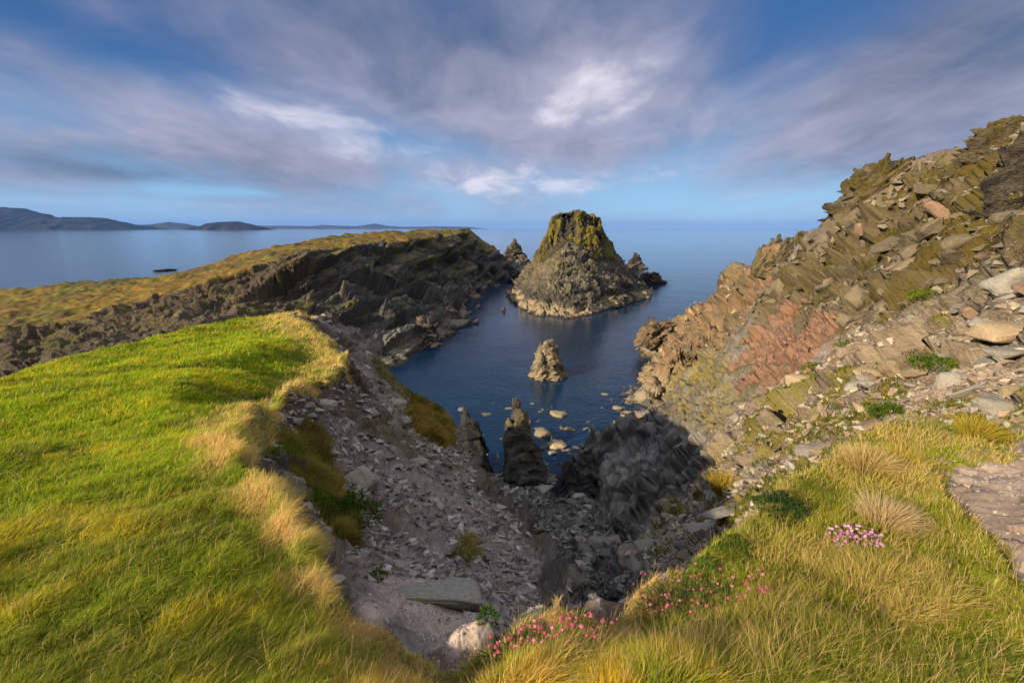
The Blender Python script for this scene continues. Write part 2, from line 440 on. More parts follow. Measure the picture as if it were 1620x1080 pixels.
H += mDark * (fs * .75 + fs2 * .26 + .05 * bedd - .20 * (1 - sstep(0, .05, es_)) - .08 * (1 - sstep(0, .07, es2_)))
Rc = rotm(.2, -.7, .3)
fc, ec = facets((VN @ Rc.T) * np.array([.22, .22, .5], np.float32), 12)
fd, ed = facets((VN @ Rc.T) * np.array([.42, .42, 1.3], np.float32), 14)
rockband = sstep(-.05, .2, fbm(VN @ Rc.T * np.array([.05, .05, .22], np.float32), 3, 15))
H += mCape * (fc * 1.5 + fd * .6 - .35 * (1 - sstep(0, .08, ec)))
H += mHill * rockband * (fc * 1.3 + fd * .7 - .3 * (1 - sstep(0, .08, ed)))
H -= (mPink + mLichen) * (.18 * (1 - sstep(0, .07, e2)) + .3 * (1 - sstep(0, .06, e3)))
turf = np.clip(mG + mHum + mBowlG, 0, 1)
n1 = fbm(VN / 1.7, 3, 21)
n2 = fbm(VN * np.array([1.6, 2.4, 1], np.float32), 3, 24)
damp = sstep(1.0, 5.0, RAD)
H += (mPink + .6 * mLichen) * (f2 * .30 + f1 * .12) * sstep(12, 20, RAD)
H += turf * (n1 * .16 * (.25 + .75 * damp) + n2 * .05)
H += mHum * .25 + mPath * fbm(VN * 3, 3, 30) * .03
H += rock * fbm(VN * 6, 3, 33) * .02
H += mRim * (fs2 * .5 + fs * .5)
H *= 1 - .6 * rock * (1 - sstep(3.5, 5.5, RAD))
shore = sstep(0.0, 1.2, np.abs(VN[..., 2]))
VN = VN + NN * (H * (0.45 + .55 * shore))[..., None]
# the turf carries its grass on top of this
mLow = sstep(-.16, -.01, sdG)
VN[..., 2] -= (mLow * (.10 * (1 - sstep(3, 9, RAD)) + .07 * (1 - sstep(2.2, 3.6, RAD)) + .05 * (1 - sstep(.02, .22, sdG)) * (1 - sstep(2.4, 3.4, RAD)) * mG)).astype(np.float32)
notch = np.exp(-(((VN[..., 0] + .36) / .42) ** 2 + ((VN[..., 1] - 1.75) / .55) ** 2))
VN[..., 2] -= (.085 * notch).astype(np.float32)
# a turf lip over the scarp
VN[..., 2] += (mG * (1 - sstep(.012, .06, sdG)) * .10 * sstep(1.5, 4, RAD)).astype(np.float32)
NN2 = grid_normals(VN)

# ---- colour of the ground itself (what each patch is made of)
w = lambda s, sd, o=4: fbm(VN / s, o, sd)
nA, nB, nC = w(2.2, 41), w(.45, 42), w(7.0, 43)
flat = sstep(.45, .85, NN2[..., 2])
C = np.zeros((NT, NR, 3), np.float32) + np.array([.215, .19, .165], np.float32)        # scree
C = mix(C, [.27, .20, .17], sstep(-.1, .5, nA) * .7)
C = mix(C, [.30, .27, .24], sstep(.1, .5, nB) * .6)
C = mix(C, [.26, .215, .18], mPaleScree * .6)
C = mix(C, [.11, .082, .06], sstep(.05, .35, w(3.5, 44) + .3 * nB) * .75)
C = mix(C, [.115, .10, .035], sstep(.12, .38, w(2.6, 45) + .25 * nB) * .7)
C = mix(C, [.095, .092, .084], mBeach * (.75 + .25 * nB))
C = mix(C, [.19, .18, .16], mBeach * sstep(.0, .5, nA + .6 * nB) * .6)
rt = mRight * (1 - mBeach)
C = mix(C, [.245, .19, .13], rt * .85)
C = mix(C, [.32, .25, .175], rt * sstep(0, .5, nB) * .6)
C = mix(C, [.15, .115, .07], rt * sstep(.1, .5, -nB) * .6)
C = mix(C, [.155, .135, .02], rt * sstep(.05, .3, nA + .25 * nB) * .85)
C = mix(C, [.135, .108, .068], mHill * (1 - .3 * rt))
C = mix(C, [.125, .090, .011], mHill * sstep(-.45, .05, nC + .5 * nA + .25 * nB) * (1 - .45 * rockband) * .95)
C = mix(C, [.19, .145, .085], mHill * rockband * sstep(-.1, .3, fd + .3 * nB) * .7)
C = mix(C, [.085, .075, .012], mHill * sstep(.1, .4, nB + .4 * nA) * .6)
C *= (1 - .22 * mHill)[..., None]
C = mix(C, [.20, .13, .07], mCape)
C = mix(C, [.26, .185, .11], mCape * sstep(0, .5, nB))
C = mix(C, [.12, .10, .055], mCape * sstep(.05, .4, nA))
C = mix(C, [.215, .19, .115], mLichen * .9)
C = mix(C, [.12, .11, .085], mLichen * sstep(.05, .25, f2 + .5 * nB) * .7)
C = mix(C, [.25, .185, .025], mLichen * sstep(0.05, .2, nA + .5 * nB + .4 * f1) * .85)
C = mix(C, [.225, .115, .062], mPink * (.55 + .4 * sstep(-.4, .3, nB + nA)))
C = mix(C, [.17, .115, .085], mPink * sstep(.08, .25, f1 + .6 * nB) * .75)
C = mix(C, [.33, .19, .12], mPink * sstep(.1, .3, f2) * .5)
C = mix(C, [.085, .078, .062], mRim * .85)
C = mix(C, [.16, .14, .09], mRim * sstep(.05, .35, nB + .4 * f1) * .5)
C = mix(C, [.19, .172, .135], mDark)
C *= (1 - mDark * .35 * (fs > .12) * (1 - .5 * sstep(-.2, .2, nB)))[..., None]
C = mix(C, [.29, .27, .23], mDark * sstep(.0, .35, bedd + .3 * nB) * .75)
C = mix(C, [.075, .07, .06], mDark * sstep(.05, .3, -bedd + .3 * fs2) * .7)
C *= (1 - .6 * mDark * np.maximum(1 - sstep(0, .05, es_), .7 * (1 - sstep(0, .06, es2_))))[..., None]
C = mix(C, [.36, .265, .19], mSoil * .8)
C = mix(C, [.27, .20, .145], mPath)
C = mix(C, [.36, .28, .21], mPath * sstep(.0, .45, nB + .5 * nA) * .6)
C = mix(C, [.33, .265, .22], mSand * .9)
C = mix(C, [.13, .095, .075], mBare * .8)
C = mix(C, [.16, .115, .03], np.clip(mHum, 0, 1))
C = mix(C, [.10, .095, .02], np.clip(mBowlG + mLedge, 0, 1) * (.75 + .25 * nB))
# tide line: dark weed low, pale barnacled rock above it
zc = VN[..., 2]
tide = (1 - sstep(1.2, 2.6, zc + nA)) * sstep(40, 55, RAD)
C = mix(C, [.30, .25, .16], tide * (1 - mBeach) * .8)
C = mix(C, [.035, .033, .025], (1 - sstep(.1, .5, zc + .2 * nB)) * (1 - sstep(-.2, .0, -zc - .1)))
bed = sstep(.1, .5, -zc)
deep_dim = sstep(1.6, 3.2, -zc + .6 * nA)  # deep bed darkened in the colour, standing in for light the water absorbs
C = mix(C, [.16, .17, .13], bed * .9)
C = mix(C, [.34, .36, .30], bed * sstep(.15, .45, nA))
C = mix(C, [.05, .06, .05], bed * sstep(.1, .4, -nA))
C = mix(C, [.012, .016, .012], deep_dim)
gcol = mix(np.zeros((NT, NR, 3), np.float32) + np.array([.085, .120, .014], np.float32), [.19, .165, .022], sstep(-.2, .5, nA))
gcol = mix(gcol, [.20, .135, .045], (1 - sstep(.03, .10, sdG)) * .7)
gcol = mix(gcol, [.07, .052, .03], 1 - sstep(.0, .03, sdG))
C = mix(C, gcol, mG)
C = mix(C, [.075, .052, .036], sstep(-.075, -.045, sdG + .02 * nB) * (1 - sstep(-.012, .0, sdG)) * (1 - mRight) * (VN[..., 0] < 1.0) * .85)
C *= (1 + .22 * nB[..., None] * (1 - mG[..., None]))
keep = np.ones((NT, NR), bool)
mBlade = sstep(-.03, -.008, sdG)
fN = grid_faces(NT, NR)
zq = VN[..., 2].reshape(-1)[fN].max(1)
fN = fN[zq > -6.5]
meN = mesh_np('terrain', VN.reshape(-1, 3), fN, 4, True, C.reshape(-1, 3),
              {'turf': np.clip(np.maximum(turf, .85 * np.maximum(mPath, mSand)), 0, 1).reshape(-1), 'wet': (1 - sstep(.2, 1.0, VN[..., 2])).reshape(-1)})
# ================================================================ materials
def mat(name):
    m = bpy.data.materials.new(name)
    m.use_nodes = True
    nt = m.node_tree
    nt.nodes.clear()
    return m, nt, nt.nodes, nt.links

def N(nodes, t, **kw):
    n = nodes.new(t)
    for k, v in kw.items():
        if k == 'inp':
            for a, b in v.items():
                n.inputs[a].default_value = b
        else:
            setattr(n, k, v)
    return n

def rock_mat(name, base=None, scale=1.0, bump=.5, rough=.85, vary=.35, rand=False, strat=None):
    """stone: its own colour (attribute or given), mottled by noise, with cracked and grainy relief"""
    m, nt, nd, lk = mat(name)
    out = N(nd, 'ShaderNodeOutputMaterial')
    p = N(nd, 'ShaderNodeBsdfPrincipled', inp={'Roughness': rough})
    p.inputs['Specular IOR Level'].default_value = .25
    lk.new(p.outputs[0], out.inputs[0])
    tc = N(nd, 'ShaderNodeTexCoord')
    mp = N(nd, 'ShaderNodeMapping')
    lk.new(tc.outputs['Object'], mp.inputs[0])
    if strat:
        mp.inputs['Rotation'].default_value = strat
        mp.inputs['Scale'].default_value = (1, 1, 3.2)
    v1 = N(nd, 'ShaderNodeTexVoronoi', feature='F1', inp={'Scale': 2.2 * scale})
    v1.feature = 'DISTANCE_TO_EDGE'
    n1 = N(nd, 'ShaderNodeTexNoise', inp={'Scale': 3.1 * scale, 'Detail': 9.0, 'Roughness': .68})
    n2 = N(nd, 'ShaderNodeTexNoise', inp={'Scale': 14 * scale, 'Detail': 6.0, 'Roughness': .7})
    for n in (v1, n1, n2):
        lk.new(mp.outputs[0], n.inputs['Vector'])
    if base is None:
        a = N(nd, 'ShaderNodeAttribute', attribute_name='Col')
        src = a.outputs['Color']
    else:
        c = N(nd, 'ShaderNodeRGB')
        c.outputs[0].default_value = (*base, 1)
        src = c.outputs[0]
    r = N(nd, 'ShaderNodeMapRange', inp={'From Min': .3, 'From Max': .72, 'To Min': 1 - vary, 'To Max': 1 + vary})
    lk.new(n1.outputs[0], r.inputs[0])
    r2 = N(nd, 'ShaderNodeMapRange', inp={'From Min': .3, 'From Max': .7, 'To Min': 1 - vary * .8, 'To Max': 1 + vary * .8})
    lk.new(n2.outputs[0], r2.inputs[0])
    mu = N(nd, 'ShaderNodeMath', operation='MULTIPLY')
    lk.new(r.outputs[0], mu.inputs[0]); lk.new(r2.outputs[0], mu.inputs[1])
    last = mu.outputs[0]
    if rand:
        oi = N(nd, 'ShaderNodeObjectInfo')
        r3 = N(nd, 'ShaderNodeMapRange', inp={'To Min': .72, 'To Max': 1.3})
        lk.new(oi.outputs['Random'], r3.inputs[0])
        m2 = N(nd, 'ShaderNodeMath', operation='MULTIPLY')
        lk.new(last, m2.inputs[0]); lk.new(r3.outputs[0], m2.inputs[1])
        last = m2.outputs[0]
    vm = N(nd, 'ShaderNodeVectorMath', operation='SCALE')
    lk.new(src, vm.inputs[0]); lk.new(last, vm.inputs['Scale'])
    col = vm.outputs[0]
    if base is not None:       # lichen and weathering blotches
        n4 = N(nd, 'ShaderNodeTexNoise', inp={'Scale': 1.7 * scale, 'Detail': 5.0})
        lk.new(tc.outputs['Object'], n4.inputs['Vector'])
        r4 = N(nd, 'ShaderNodeMapRange', inp={'From Min': .56, 'From Max': .68, 'To Min': 0, 'To Max': .55})
        lk.new(n4.outputs[0], r4.inputs[0])
        mx = N(nd, 'ShaderNodeMix', data_type='RGBA')
        lk.new(r4.outputs[0], mx.inputs[0]); lk.new(col, mx.inputs[6])
        mx.inputs[7].default_value = (base[0] * 1.15, base[1] * 1.05, base[2] * .55, 1)
        col = mx.outputs[2]
    lk.new(col, p.inputs['Base Color'])
    # relief
    cr = N(nd, 'ShaderNodeMapRange', inp={'From Min': 0, 'From Max': .08, 'To Min': 0, 'To Max': 1})
    lk.new(v1.outputs['Distance'], cr.inputs[0])
    ad = N(nd, 'ShaderNodeMath', operation='MULTIPLY_ADD', inp={1: .35})
    lk.new(cr.outputs[0], ad.inputs[0]); lk.new(n1.outputs[0], ad.inputs[2])
    ad2 = N(nd, 'ShaderNodeMath', operation='MULTIPLY_ADD', inp={1: .35})
    lk.new(n2.outputs[0], ad2.inputs[0]); lk.new(ad.outputs[0], ad2.inputs[2])
    b = N(nd, 'ShaderNodeBump', inp={'Strength': bump, 'Distance': .25 / scale})
    if base is None:
        at = N(nd, 'ShaderNodeAttribute', attribute_name='turf')
        bs = N(nd, 'ShaderNodeMapRange', inp={'To Min': bump, 'To Max': .06})
        lk.new(at.outputs['Fac'], bs.inputs[0]); lk.new(bs.outputs[0], b.inputs['Strength'])
    lk.new(ad2.outputs[0], b.inputs['Height'])
    lk.new(b.outputs[0], p.inputs['Normal'])
    return m

def leaf_mat(name, trans=.35, attr='Col', base=None):
    m, nt, nd, lk = mat(name)
    out = N(nd, 'ShaderNodeOutputMaterial')
    d = N(nd, 'ShaderNodeBsdfDiffuse')
    t = N(nd, 'ShaderNodeBsdfTranslucent')
    s = N(nd, 'ShaderNodeMixShader', inp={0: trans})
    if base is None:
        a = N(nd, 'ShaderNodeAttribute', attribute_name=attr)
        src = a.outputs['Color']
    else:
        c = N(nd, 'ShaderNodeRGB'); c.outputs[0].default_value = (*base, 1)
        src = c.outputs[0]
    lk.new(src, d.inputs[0]); lk.new(src, t.inputs[0])
    lk.new(d.outputs[0], s.inputs[1]); lk.new(t.outputs[0], s.inputs[2])
    lk.new(s.outputs[0], out.inputs[0])
    return m

M_GROUND = rock_mat('ground_rock_and_soil', scale=1.6, bump=.55, strat=(.4, .5, .2))
M_FAR = rock_mat('headland_rock', scale=.22, bump=.7, strat=(.2, .7, .3))
M_STACK = rock_mat('stack_rock', scale=.35, bump=.7, strat=(1.2, .3, .2))
M_GRASS = leaf_mat('grass_blades')

def water_mat():
    m, nt, nd, lk = mat('sea_water')
    out = N(nd, 'ShaderNodeOutputMaterial')
    tc = N(nd, 'ShaderNodeTexCoord')
    mp = N(nd, 'ShaderNodeMapping', inp={'Scale': (1, 1.5, 1), 'Rotation': (0, 0, .5)})
    lk.new(tc.outputs['Object'], mp.inputs[0])
    n1 = N(nd, 'ShaderNodeTexNoise', inp={'Scale': .9, 'Detail': 4.0, 'Roughness': .55})
    n2 = N(nd, 'ShaderNodeTexNoise', inp={'Scale': .06, 'Detail': 5.0, 'Roughness': .6})
    n3 = N(nd, 'ShaderNodeTexNoise', inp={'Scale': .012, 'Detail': 4.0, 'Roughness': .6})
    for n in (n1, n2, n3):
        lk.new(mp.outputs[0], n.inputs['Vector'])
    b1 = N(nd, 'ShaderNodeBump', inp={'Strength': .55, 'Distance': .12})
    lk.new(n1.outputs[0], b1.inputs['Height'])
    b2 = N(nd, 'ShaderNodeBump', inp={'Strength': .35, 'Distance': .6})
    lk.new(n2.outputs[0], b2.inputs['Height']); lk.new(b1.outputs[0], b2.inputs['Normal'])
    gl = N(nd, 'ShaderNodeBsdfGlossy', inp={'Roughness': .07, 'Color': (1, 1, 1, 1)})
    df = N(nd, 'ShaderNodeBsdfDiffuse')
    cr = N(nd, 'ShaderNodeMix', data_type='RGBA')
    cr.inputs[6].default_value = (.006, .032, .078, 1)
    cr.inputs[7].default_value = (.012, .052, .115, 1)
    r = N(nd, 'ShaderNodeMapRange', inp={'From Min': .4, 'From Max': .62})
    lk.new(n3.outputs[0], r.inputs[0]); lk.new(r.outputs[0], cr.inputs[0]); lk.new(cr.outputs[2], df.inputs[0])
    tr = N(nd, 'ShaderNodeBsdfTransparent', inp={'Color': (.22, .42, .50, 1)})
    body = N(nd, 'ShaderNodeMixShader', inp={0: .52})
    lk.new(tr.outputs[0], body.inputs[1]); lk.new(df.outputs[0], body.inputs[2])
    fr = N(nd, 'ShaderNodeFresnel', inp={'IOR': 1.33})
    lk.new(b2.outputs[0], fr.inputs['Normal']); lk.new(b2.outputs[0], gl.inputs['Normal'])
    mx = N(nd, 'ShaderNodeMixShader')
    lk.new(fr.outputs[0], mx.inputs[0]); lk.new(body.outputs[0], mx.inputs[1]); lk.new(gl.outputs[0], mx.inputs[2])
    lk.new(mx.outputs[0], out.inputs[0])
    return m
M_SEA = water_mat()
terrain = tag(link('terrain', meN, M_GROUND), kind='structure')

# ---------------------------------------------------------------- sea
bm = bmesh.new()
ring = [0, 60, 200, 800, 4000, 15000, 40000]
prev = None
for r in ring[1:]:
    cur = [bm.verts.new((r * math.cos(a * math.pi / 24), r * math.sin(a * math.pi / 24), 0)) for a in range(48)]
    if prev is None:
        bm.faces.new(cur)
    else:
        for k in range(48):
            bm.faces.new((prev[k], cur[k], cur[(k + 1) % 48], prev[(k + 1) % 48]))
    prev = cur
bmesh.ops.recalc_face_normals(bm, faces=bm.faces)
me = bpy.data.meshes.new('sea'); bm.to_mesh(me); bm.free()
tag(link('sea', me, M_SEA), kind='structure')
bm = bmesh.new()
bmesh.ops.create_circle(bm, cap_ends=True, segments=64, radius=39000)
for v in bm.verts: v.co.z = -7.2
me = bpy.data.meshes.new('seabed'); bm.to_mesh(me); bm.free()
m_, nt_, nd_, lk_ = mat('deep_sea_bed')
d_ = N(nd_, 'ShaderNodeBsdfDiffuse'); d_.inputs[0].default_value = (.012, .016, .012, 1)
lk_.new(d_.outputs[0], N(nd_, 'ShaderNodeOutputMaterial').inputs[0])
tag(link('seabed', me, m_), kind='structure')

# ---------------------------------------------------------------- light: sky with broken cloud, low warm sun from the left behind
SUN_AZ, SUN_EL = math.radians(-126), math.radians(21.5)     # bearing clockwise from straight ahead
SC.world = bpy.data.worlds.new('World')
SC.world.use_nodes = True
def build_sky():
    nt = SC.world.node_tree
    nd, lk = nt.nodes, nt.links
    nd.clear()
    def M(op, a, b=None, c=None):
        n = N(nd, 'ShaderNodeMath', operation=op)
        for k, v in enumerate((a, b, c)):
            if v is None: continue
            if isinstance(v, (int, float)): n.inputs[k].default_value = v
            else: lk.new(v, n.inputs[k])
        return n.outputs[0]
    def mr(x, a, b, c=0.0, d=1.0, smooth=True):
        n = N(nd, 'ShaderNodeMapRange', inp={'From Min': a, 'From Max': b, 'To Min': c, 'To Max': d})
        if smooth: n.interpolation_type = 'SMOOTHSTEP'
        lk.new(x, n.inputs[0])
        return n.outputs[0]
    def cmix(f, a, b):
        n = N(nd, 'ShaderNodeMix', data_type='RGBA')
        if isinstance(f, float): n.inputs[0].default_value = f
        else: lk.new(f, n.inputs[0])
        for k, v in ((6, a), (7, b)):
            if isinstance(v, tuple): n.inputs[k].default_value = (*v, 1)
            else: lk.new(v, n.inputs[k])
        return n.outputs[2]
    out = N(nd, 'ShaderNodeOutputWorld')
    sky = N(nd, 'ShaderNodeTexSky', sky_type='NISHITA', sun_disc=False)
    sky.sun_elevation = SUN_EL
    sky.sun_rotation = SUN_AZ
    sky.air_density = 1.0; sky.dust_density = .1; sky.ozone_density = 4.0
    tc = N(nd, 'ShaderNodeTexCoord')
    sep = N(nd, 'ShaderNodeSeparateXYZ')
    lk.new(tc.outputs['Generated'], sep.inputs[0])
    x, y, z = sep.outputs
    zp = M('MAXIMUM', z, 0.0)
    az = M('ARCTAN2', x, y)                     # bearing and height of the direction looked in
    el = M('ARCSINE', zp)
    za = M('ADD', zp, .17)
    cb_ = N(nd, 'ShaderNodeCombineXYZ')
    lk.new(M('DIVIDE', x, za), cb_.inputs[0]); lk.new(M('DIVIDE', y, za), cb_.inputs[1])
    def cloudnoise(rot, sx, sy, loc, detail=9.0, rough=.58, dist=.6):
        mp = N(nd, 'ShaderNodeMapping', inp={'Rotation': (0, 0, math.radians(rot)), 'Scale': (sx, sy, 1), 'Location': loc})
        lk.new(cb_.outputs[0], mp.inputs[0])
        n = N(nd, 'ShaderNodeTexNoise', inp={'Scale': 1.0, 'Detail': detail, 'Roughness': rough, 'Distortion': dist})
        lk.new(mp.outputs[0], n.inputs['Vector'])
        return n.outputs[0]
    n1 = cloudnoise(-35, .75, .50, (1.3, .4, 0), 7.0, .5)
    n2 = cloudnoise(-24, 1.9, 1.25, (4.1, 2.4, 0), 8.0, .54)
    n3 = cloudnoise(20, 5.0, 2.6, (2.1, 7.4, 0), 7.0, .58, .5)
    def blob(px, py, w, h, rot):                 # a bank or a gap of cloud at a bearing and height
        d = ray(px, py); d = d / np.linalg.norm(d)
        a0, e0 = math.atan2(d[0], d[1]), math.asin(d[2])
        k = 1 / F
        c, s_ = math.cos(math.radians(rot)), math.sin(math.radians(rot))
        da, de = M('SUBTRACT', az, a0), M('SUBTRACT', el, e0)
        u = M('MULTIPLY', M('MULTIPLY_ADD', da, c, M('MULTIPLY', de, s_)), 1 / (w * k))
        v = M('MULTIPLY', M('MULTIPLY_ADD', da, -s_, M('MULTIPLY', de, c)), 1 / (h * k))
        q = M('MULTIPLY_ADD', u, u, M('MULTIPLY', v, v))
        return M('POWER', 2.718, M('MULTIPLY', q, -1.0))
    def total(items, base):
        t = base
        for wgt, *b in items:
            t = M('MULTIPLY_ADD', blob(*b), wgt, t)
        return t
    # how much cloud
    cov = total([(-.26, 1230, 60, 190, 80, 35), (-.16, 730, 238, 130, 22, -8), (-.22, 110, 45, 150, 34, -18), (-.20, 1180, 315, 330, 32, 0), (-.10, 1010, 215, 60, 40, 20), (-.12, 560, 290, 160, 14, -5),
                 (-.22, 335, 303, 90, 7, 0), (.20, 700, 60, 420, 90, 0), (.16, 300, 190, 330, 60, -16), (.16, 950, 140, 160, 90, 20), (.12, 870, 285, 190, 40, 8), (.15, 250, 250, 300, 30, 0), (.22, 1480, 130, 230, 130, 0), (.14, 1150, 190, 220, 70, 10), (-.05, 1450, 260, 120, 40, 15)],
                M('MULTIPLY_ADD', n1, .9, M('MULTIPLY', n2, .5)))
    cov = mr(cov, .46, 1.0)
    # how bright that cloud is
    bri = total([(.26, 430, 165, 260, 38, -18), (.22, 60, 150, 170, 50, -5), (.30, 930, 135, 130, 70, 15), (.26, 860, 290, 200, 26, 6), (.16, 600, 215, 130, 26, -14), (.10, 1200, 215, 160, 60, 15), (.24, 190, 321, 170, 5, 0), (.10, 470, 318, 60, 4, 0), (.12, 1200, 312, 90, 12, 0),
                 (-.12, 760, 15, 420, 60, 0), (-.07, 600, 110, 150, 40, -30), (-.20, 150, 262, 300, 26, -4), (-.20, 60, 40, 220, 60, -10), (-.16, 1560, 80, 150, 140, 0), (-.10, 820, 150, 60, 60, -40)],
                M('MULTIPLY_ADD', n2, .62, M('MULTIPLY_ADD', n3, .38, .10)))
    ramp = N(nd, 'ShaderNodeValToRGB')
    e = ramp.color_ramp.elements
    e[0].position = .30; e[0].color = (.062, .078, .125, 1)
    e[1].position = .95; e[1].color = (.48, .455, .51, 1)
    q = e.new(.56); q.color = (.165, .172, .235, 1)
    q = e.new(.78); q.color = (.25, .25, .33, 1)
    lk.new(bri, ramp.inputs[0])
    # cloud overhead and behind the camera, out of view, brightened as added fill light
    up = mr(el, .55, 1.1, 1.0, 4.2)
    bk = mr(y, .1, -.6, 1.0, 2.4)
    cb = N(nd, 'ShaderNodeBackground')
    lk.new(cmix(M('MAXIMUM', mr(el, .5, .9, 0, .85), mr(y, .1, -.5, 0, .85)), ramp.outputs[0], (.24, .225, .20)), cb.inputs[0]); lk.new(M('MULTIPLY', up, bk), cb.inputs[1])
    # clear air between: the sky itself, thinly veiled with pale blue near the horizon
    bg = N(nd, 'ShaderNodeBackground', inp={'Strength': .05})
    lk.new(sky.outputs[0], bg.inputs[0])
    veil = N(nd, 'ShaderNodeBackground', inp={'Strength': 1.0})
    lk.new(cmix(mr(el, .01, .30), (.19, .37, .58), (.016, .072, .215)), veil.inputs[0])
    cl = N(nd, 'ShaderNodeMixShader', inp={0: .72})
    lk.new(bg.outputs[0], cl.inputs[1]); lk.new(veil.outputs[0], cl.inputs[2])
    mx = N(nd, 'ShaderNodeMixShader')
    hz = mr(el, .0, .09, .34, .94)
    lk.new(M('MULTIPLY', cov, hz), mx.inputs[0]); lk.new(cl.outputs[0], mx.inputs[1]); lk.new(cb.outputs[0], mx.inputs[2])
    lk.new(mx.outputs[0], out.inputs[0])
build_sky()
sun = bpy.data.lights.new('sun', 'SUN')
sun.energy = 4.8
sun.angle = math.radians(.6)
sun.color = (1.0, .82, .58)
so = bpy.data.objects.new('sun', sun)
COL.objects.link(so)
sd = Vector((math.sin(SUN_AZ) * math.cos(SUN_EL), math.cos(SUN_AZ) * math.cos(SUN_EL), math.sin(SUN_EL)))
so.rotation_euler = sd.to_track_quat('Z', 'Y').to_euler()
so.location = sd * 100 + Vector((0, 0, CZ))

SC.view_settings.view_transform = 'Standard'
SC.view_settings.look = 'None'
SC.view_settings.exposure = 0.80
SC.cycles.max_bounces = 6
SC.cycles.transparent_max_bounces = 8
SC.cycles.caustics_reflective = False
SC.cycles.caustics_refractive = False
# ================================================================ FAR HEADLAND across the inlet
def sea_pt(px, py):
    return pd(px, py, CZ)
SHORE = [(632, 578), (645, 571), (661, 560), (690, 549), (707, 546), (724, 527), (723, 515), (737, 506), (733, 496), (741, 481), (747, 470), (752, 463), (764, 456), (785, 448), (798, 442), (811, 437), (816, 431)]
shore_pts = [sea_pt(*p) for p in SHORE]
inlet = [W(-24.5, 82, 0), W(-30, 76, 0), W(-42, 66, 0), W(-62, 54, 0.5), W(-90, 42, 1), W(-140, 30, 2)]
LIP = [pt(807, 419, 284), pt(790, 408, 262), pt(772, 392, 246), pt(752, 378, 232), pt(738, 371, 219), pt(700, 376, 190), pt(650, 380, 160), pt(600, 386, 143), pt(560, 392, 130), pt(520, 396, 120), pt(480, 403, 112), pt(440, 411, 107), pt(400, 425, 103),
       pt(330, 443, 98), pt(290, 457, 95), pt(210, 482, 88), pt(130, 507, 80), pt(60, 525, 75), pt(0, 541, 72), pt(-150, 570, 66)]
CREST = [pt(806, 415, 290), pt(796, 406, 276), pt(781, 388, 264), pt(768, 384, 256), pt(757, 379, 250), pt(751, 370, 245), pt(740, 360, 234), pt(715, 360, 222), pt(680, 363, 208), pt(620, 367, 186), pt(560, 371, 164), pt(500, 378, 142), pt(450, 385, 132), pt(400, 396, 126), pt(360, 409, 122), pt(330, 418, 120), pt(300, 426, 118),
         pt(250, 434, 115), pt(200, 439, 112), pt(100, 449, 107), pt(0, 457, 103), pt(-150, 470, 96)]
def drop(p, out, z):
    d = p[:2] / np.linalg.norm(p[:2])
    return W(p[0] + d[0] * out - 2, p[1] + d[1] * out, z)
HEAD = [shore_pts, inlet, LIP, CREST,
    [drop(p, 16, -1) for p in CREST], [drop(p, 26, -7) for p in CREST],
    [p + np.array([1.5, -2.0, -3]) for p in shore_pts[:1]],
    [p * np.array([.97, .97, 0]) + np.array([2.5, 0, -2.5]) for p in shore_pts], [p * np.array([.9, .9, 0]) + np.array([9, 0, -8]) for p in shore_pts],
    [pt(150, 545, 69)], [pt(0, 600, 61)], [pt(100, 580, 62)], [pt(230, 530, 70)], [pt(300, 515, 75)], [pt(400, 500, 84)], [pt(330, 475, 90)], [pt(430, 450, 102)], [pt(500, 478, 101)], [pt(550, 518, 94)], [pt(560, 545, 91)],
    [pt(480, 510, 88)], [pt(560, 450, 119)], [pt(610, 452, 130)], [pt(650, 440, 146)], [pt(700, 430, 174)], [pt(740, 420, 210)],
    [pt(785, 425, 240)], [pt(690, 400, 182)], [pt(620, 410, 142)],
]
for k in (-66, -60, -54, -48, -42, -36, -30, -24, -18, -12, -6, 0, 6):
    a = math.radians(k)
    HEAD.append([W(44 * math.sin(a), 44 * math.cos(a), -6 if k > -50 else 2)])
    HEAD.append([W(420 * math.sin(a), 420 * math.cos(a), -9)])
SH = Survey(HEAD, np.radians(np.linspace(-64, 4, 760)), 46, 400, 1100)
SH.blur(2)
VH = SH.grid(760)
P0 = VH.copy()
NH = grid_normals(VH)
QH = tl(P0)
jh = fbm(VH / 6.0, 3, 60)
top = sstep(-.006, .008, sdpoly(QH, LIP + [drop(p, 4, 0) for p in CREST[::-1]]) + .008 * jh)
# beds dip down to the right: long leaning slabs
RS = rotm(.25, .75, .15)
g1, k1 = facets((VH @ RS.T) * np.array([.035, .07, .22], np.float32), 61)
g2, k2 = facets((VH @ RS.T) * np.array([.16, .25, .7], np.float32), 62)
g3, k3 = facets(VH * np.array([.5, .5, .5], np.float32), 63)
rib = fbm((VH @ RS.T) * np.array([.03, .03, .35], np.float32), 4, 65)
cl = 1 - top
hc1 = np.abs(fbm(VH @ rotm(0, .8, .3).T * np.array([.03, .10, .12], np.float32), 3, 76))
hc2 = np.abs(fbm(VH @ rotm(0, .8, .3).T * np.array([.05, .2, .3], np.float32), 3, 77))
hcrev = (1 - sstep(0, .05, hc1)) * 1.8 + (1 - sstep(0, .05, hc2)) * .7
lean = sstep(86, 112, np.hypot(P0[..., 0], P0[..., 1])) * sstep(-.62, -.42, QH[..., 0])
softl = fbm(VH / 5, 4, 64)
HH = cl * (-hcrev * (.3 + .7 * lean)) + cl * ((.08 + .92 * lean) * (g1 * 5.0 + rib * 1.8) + g2 * .8 * (.3 + .7 * lean) + g3 * .25 + (1 - lean) * (softl * 1.6 + .5 * g3)) + top * (fbm(VH / 5, 3, 66) * .8 + fbm(VH / 1.4, 3, 67) * .4)
sh = sstep(0, 2.0, np.abs(P0[..., 2]))
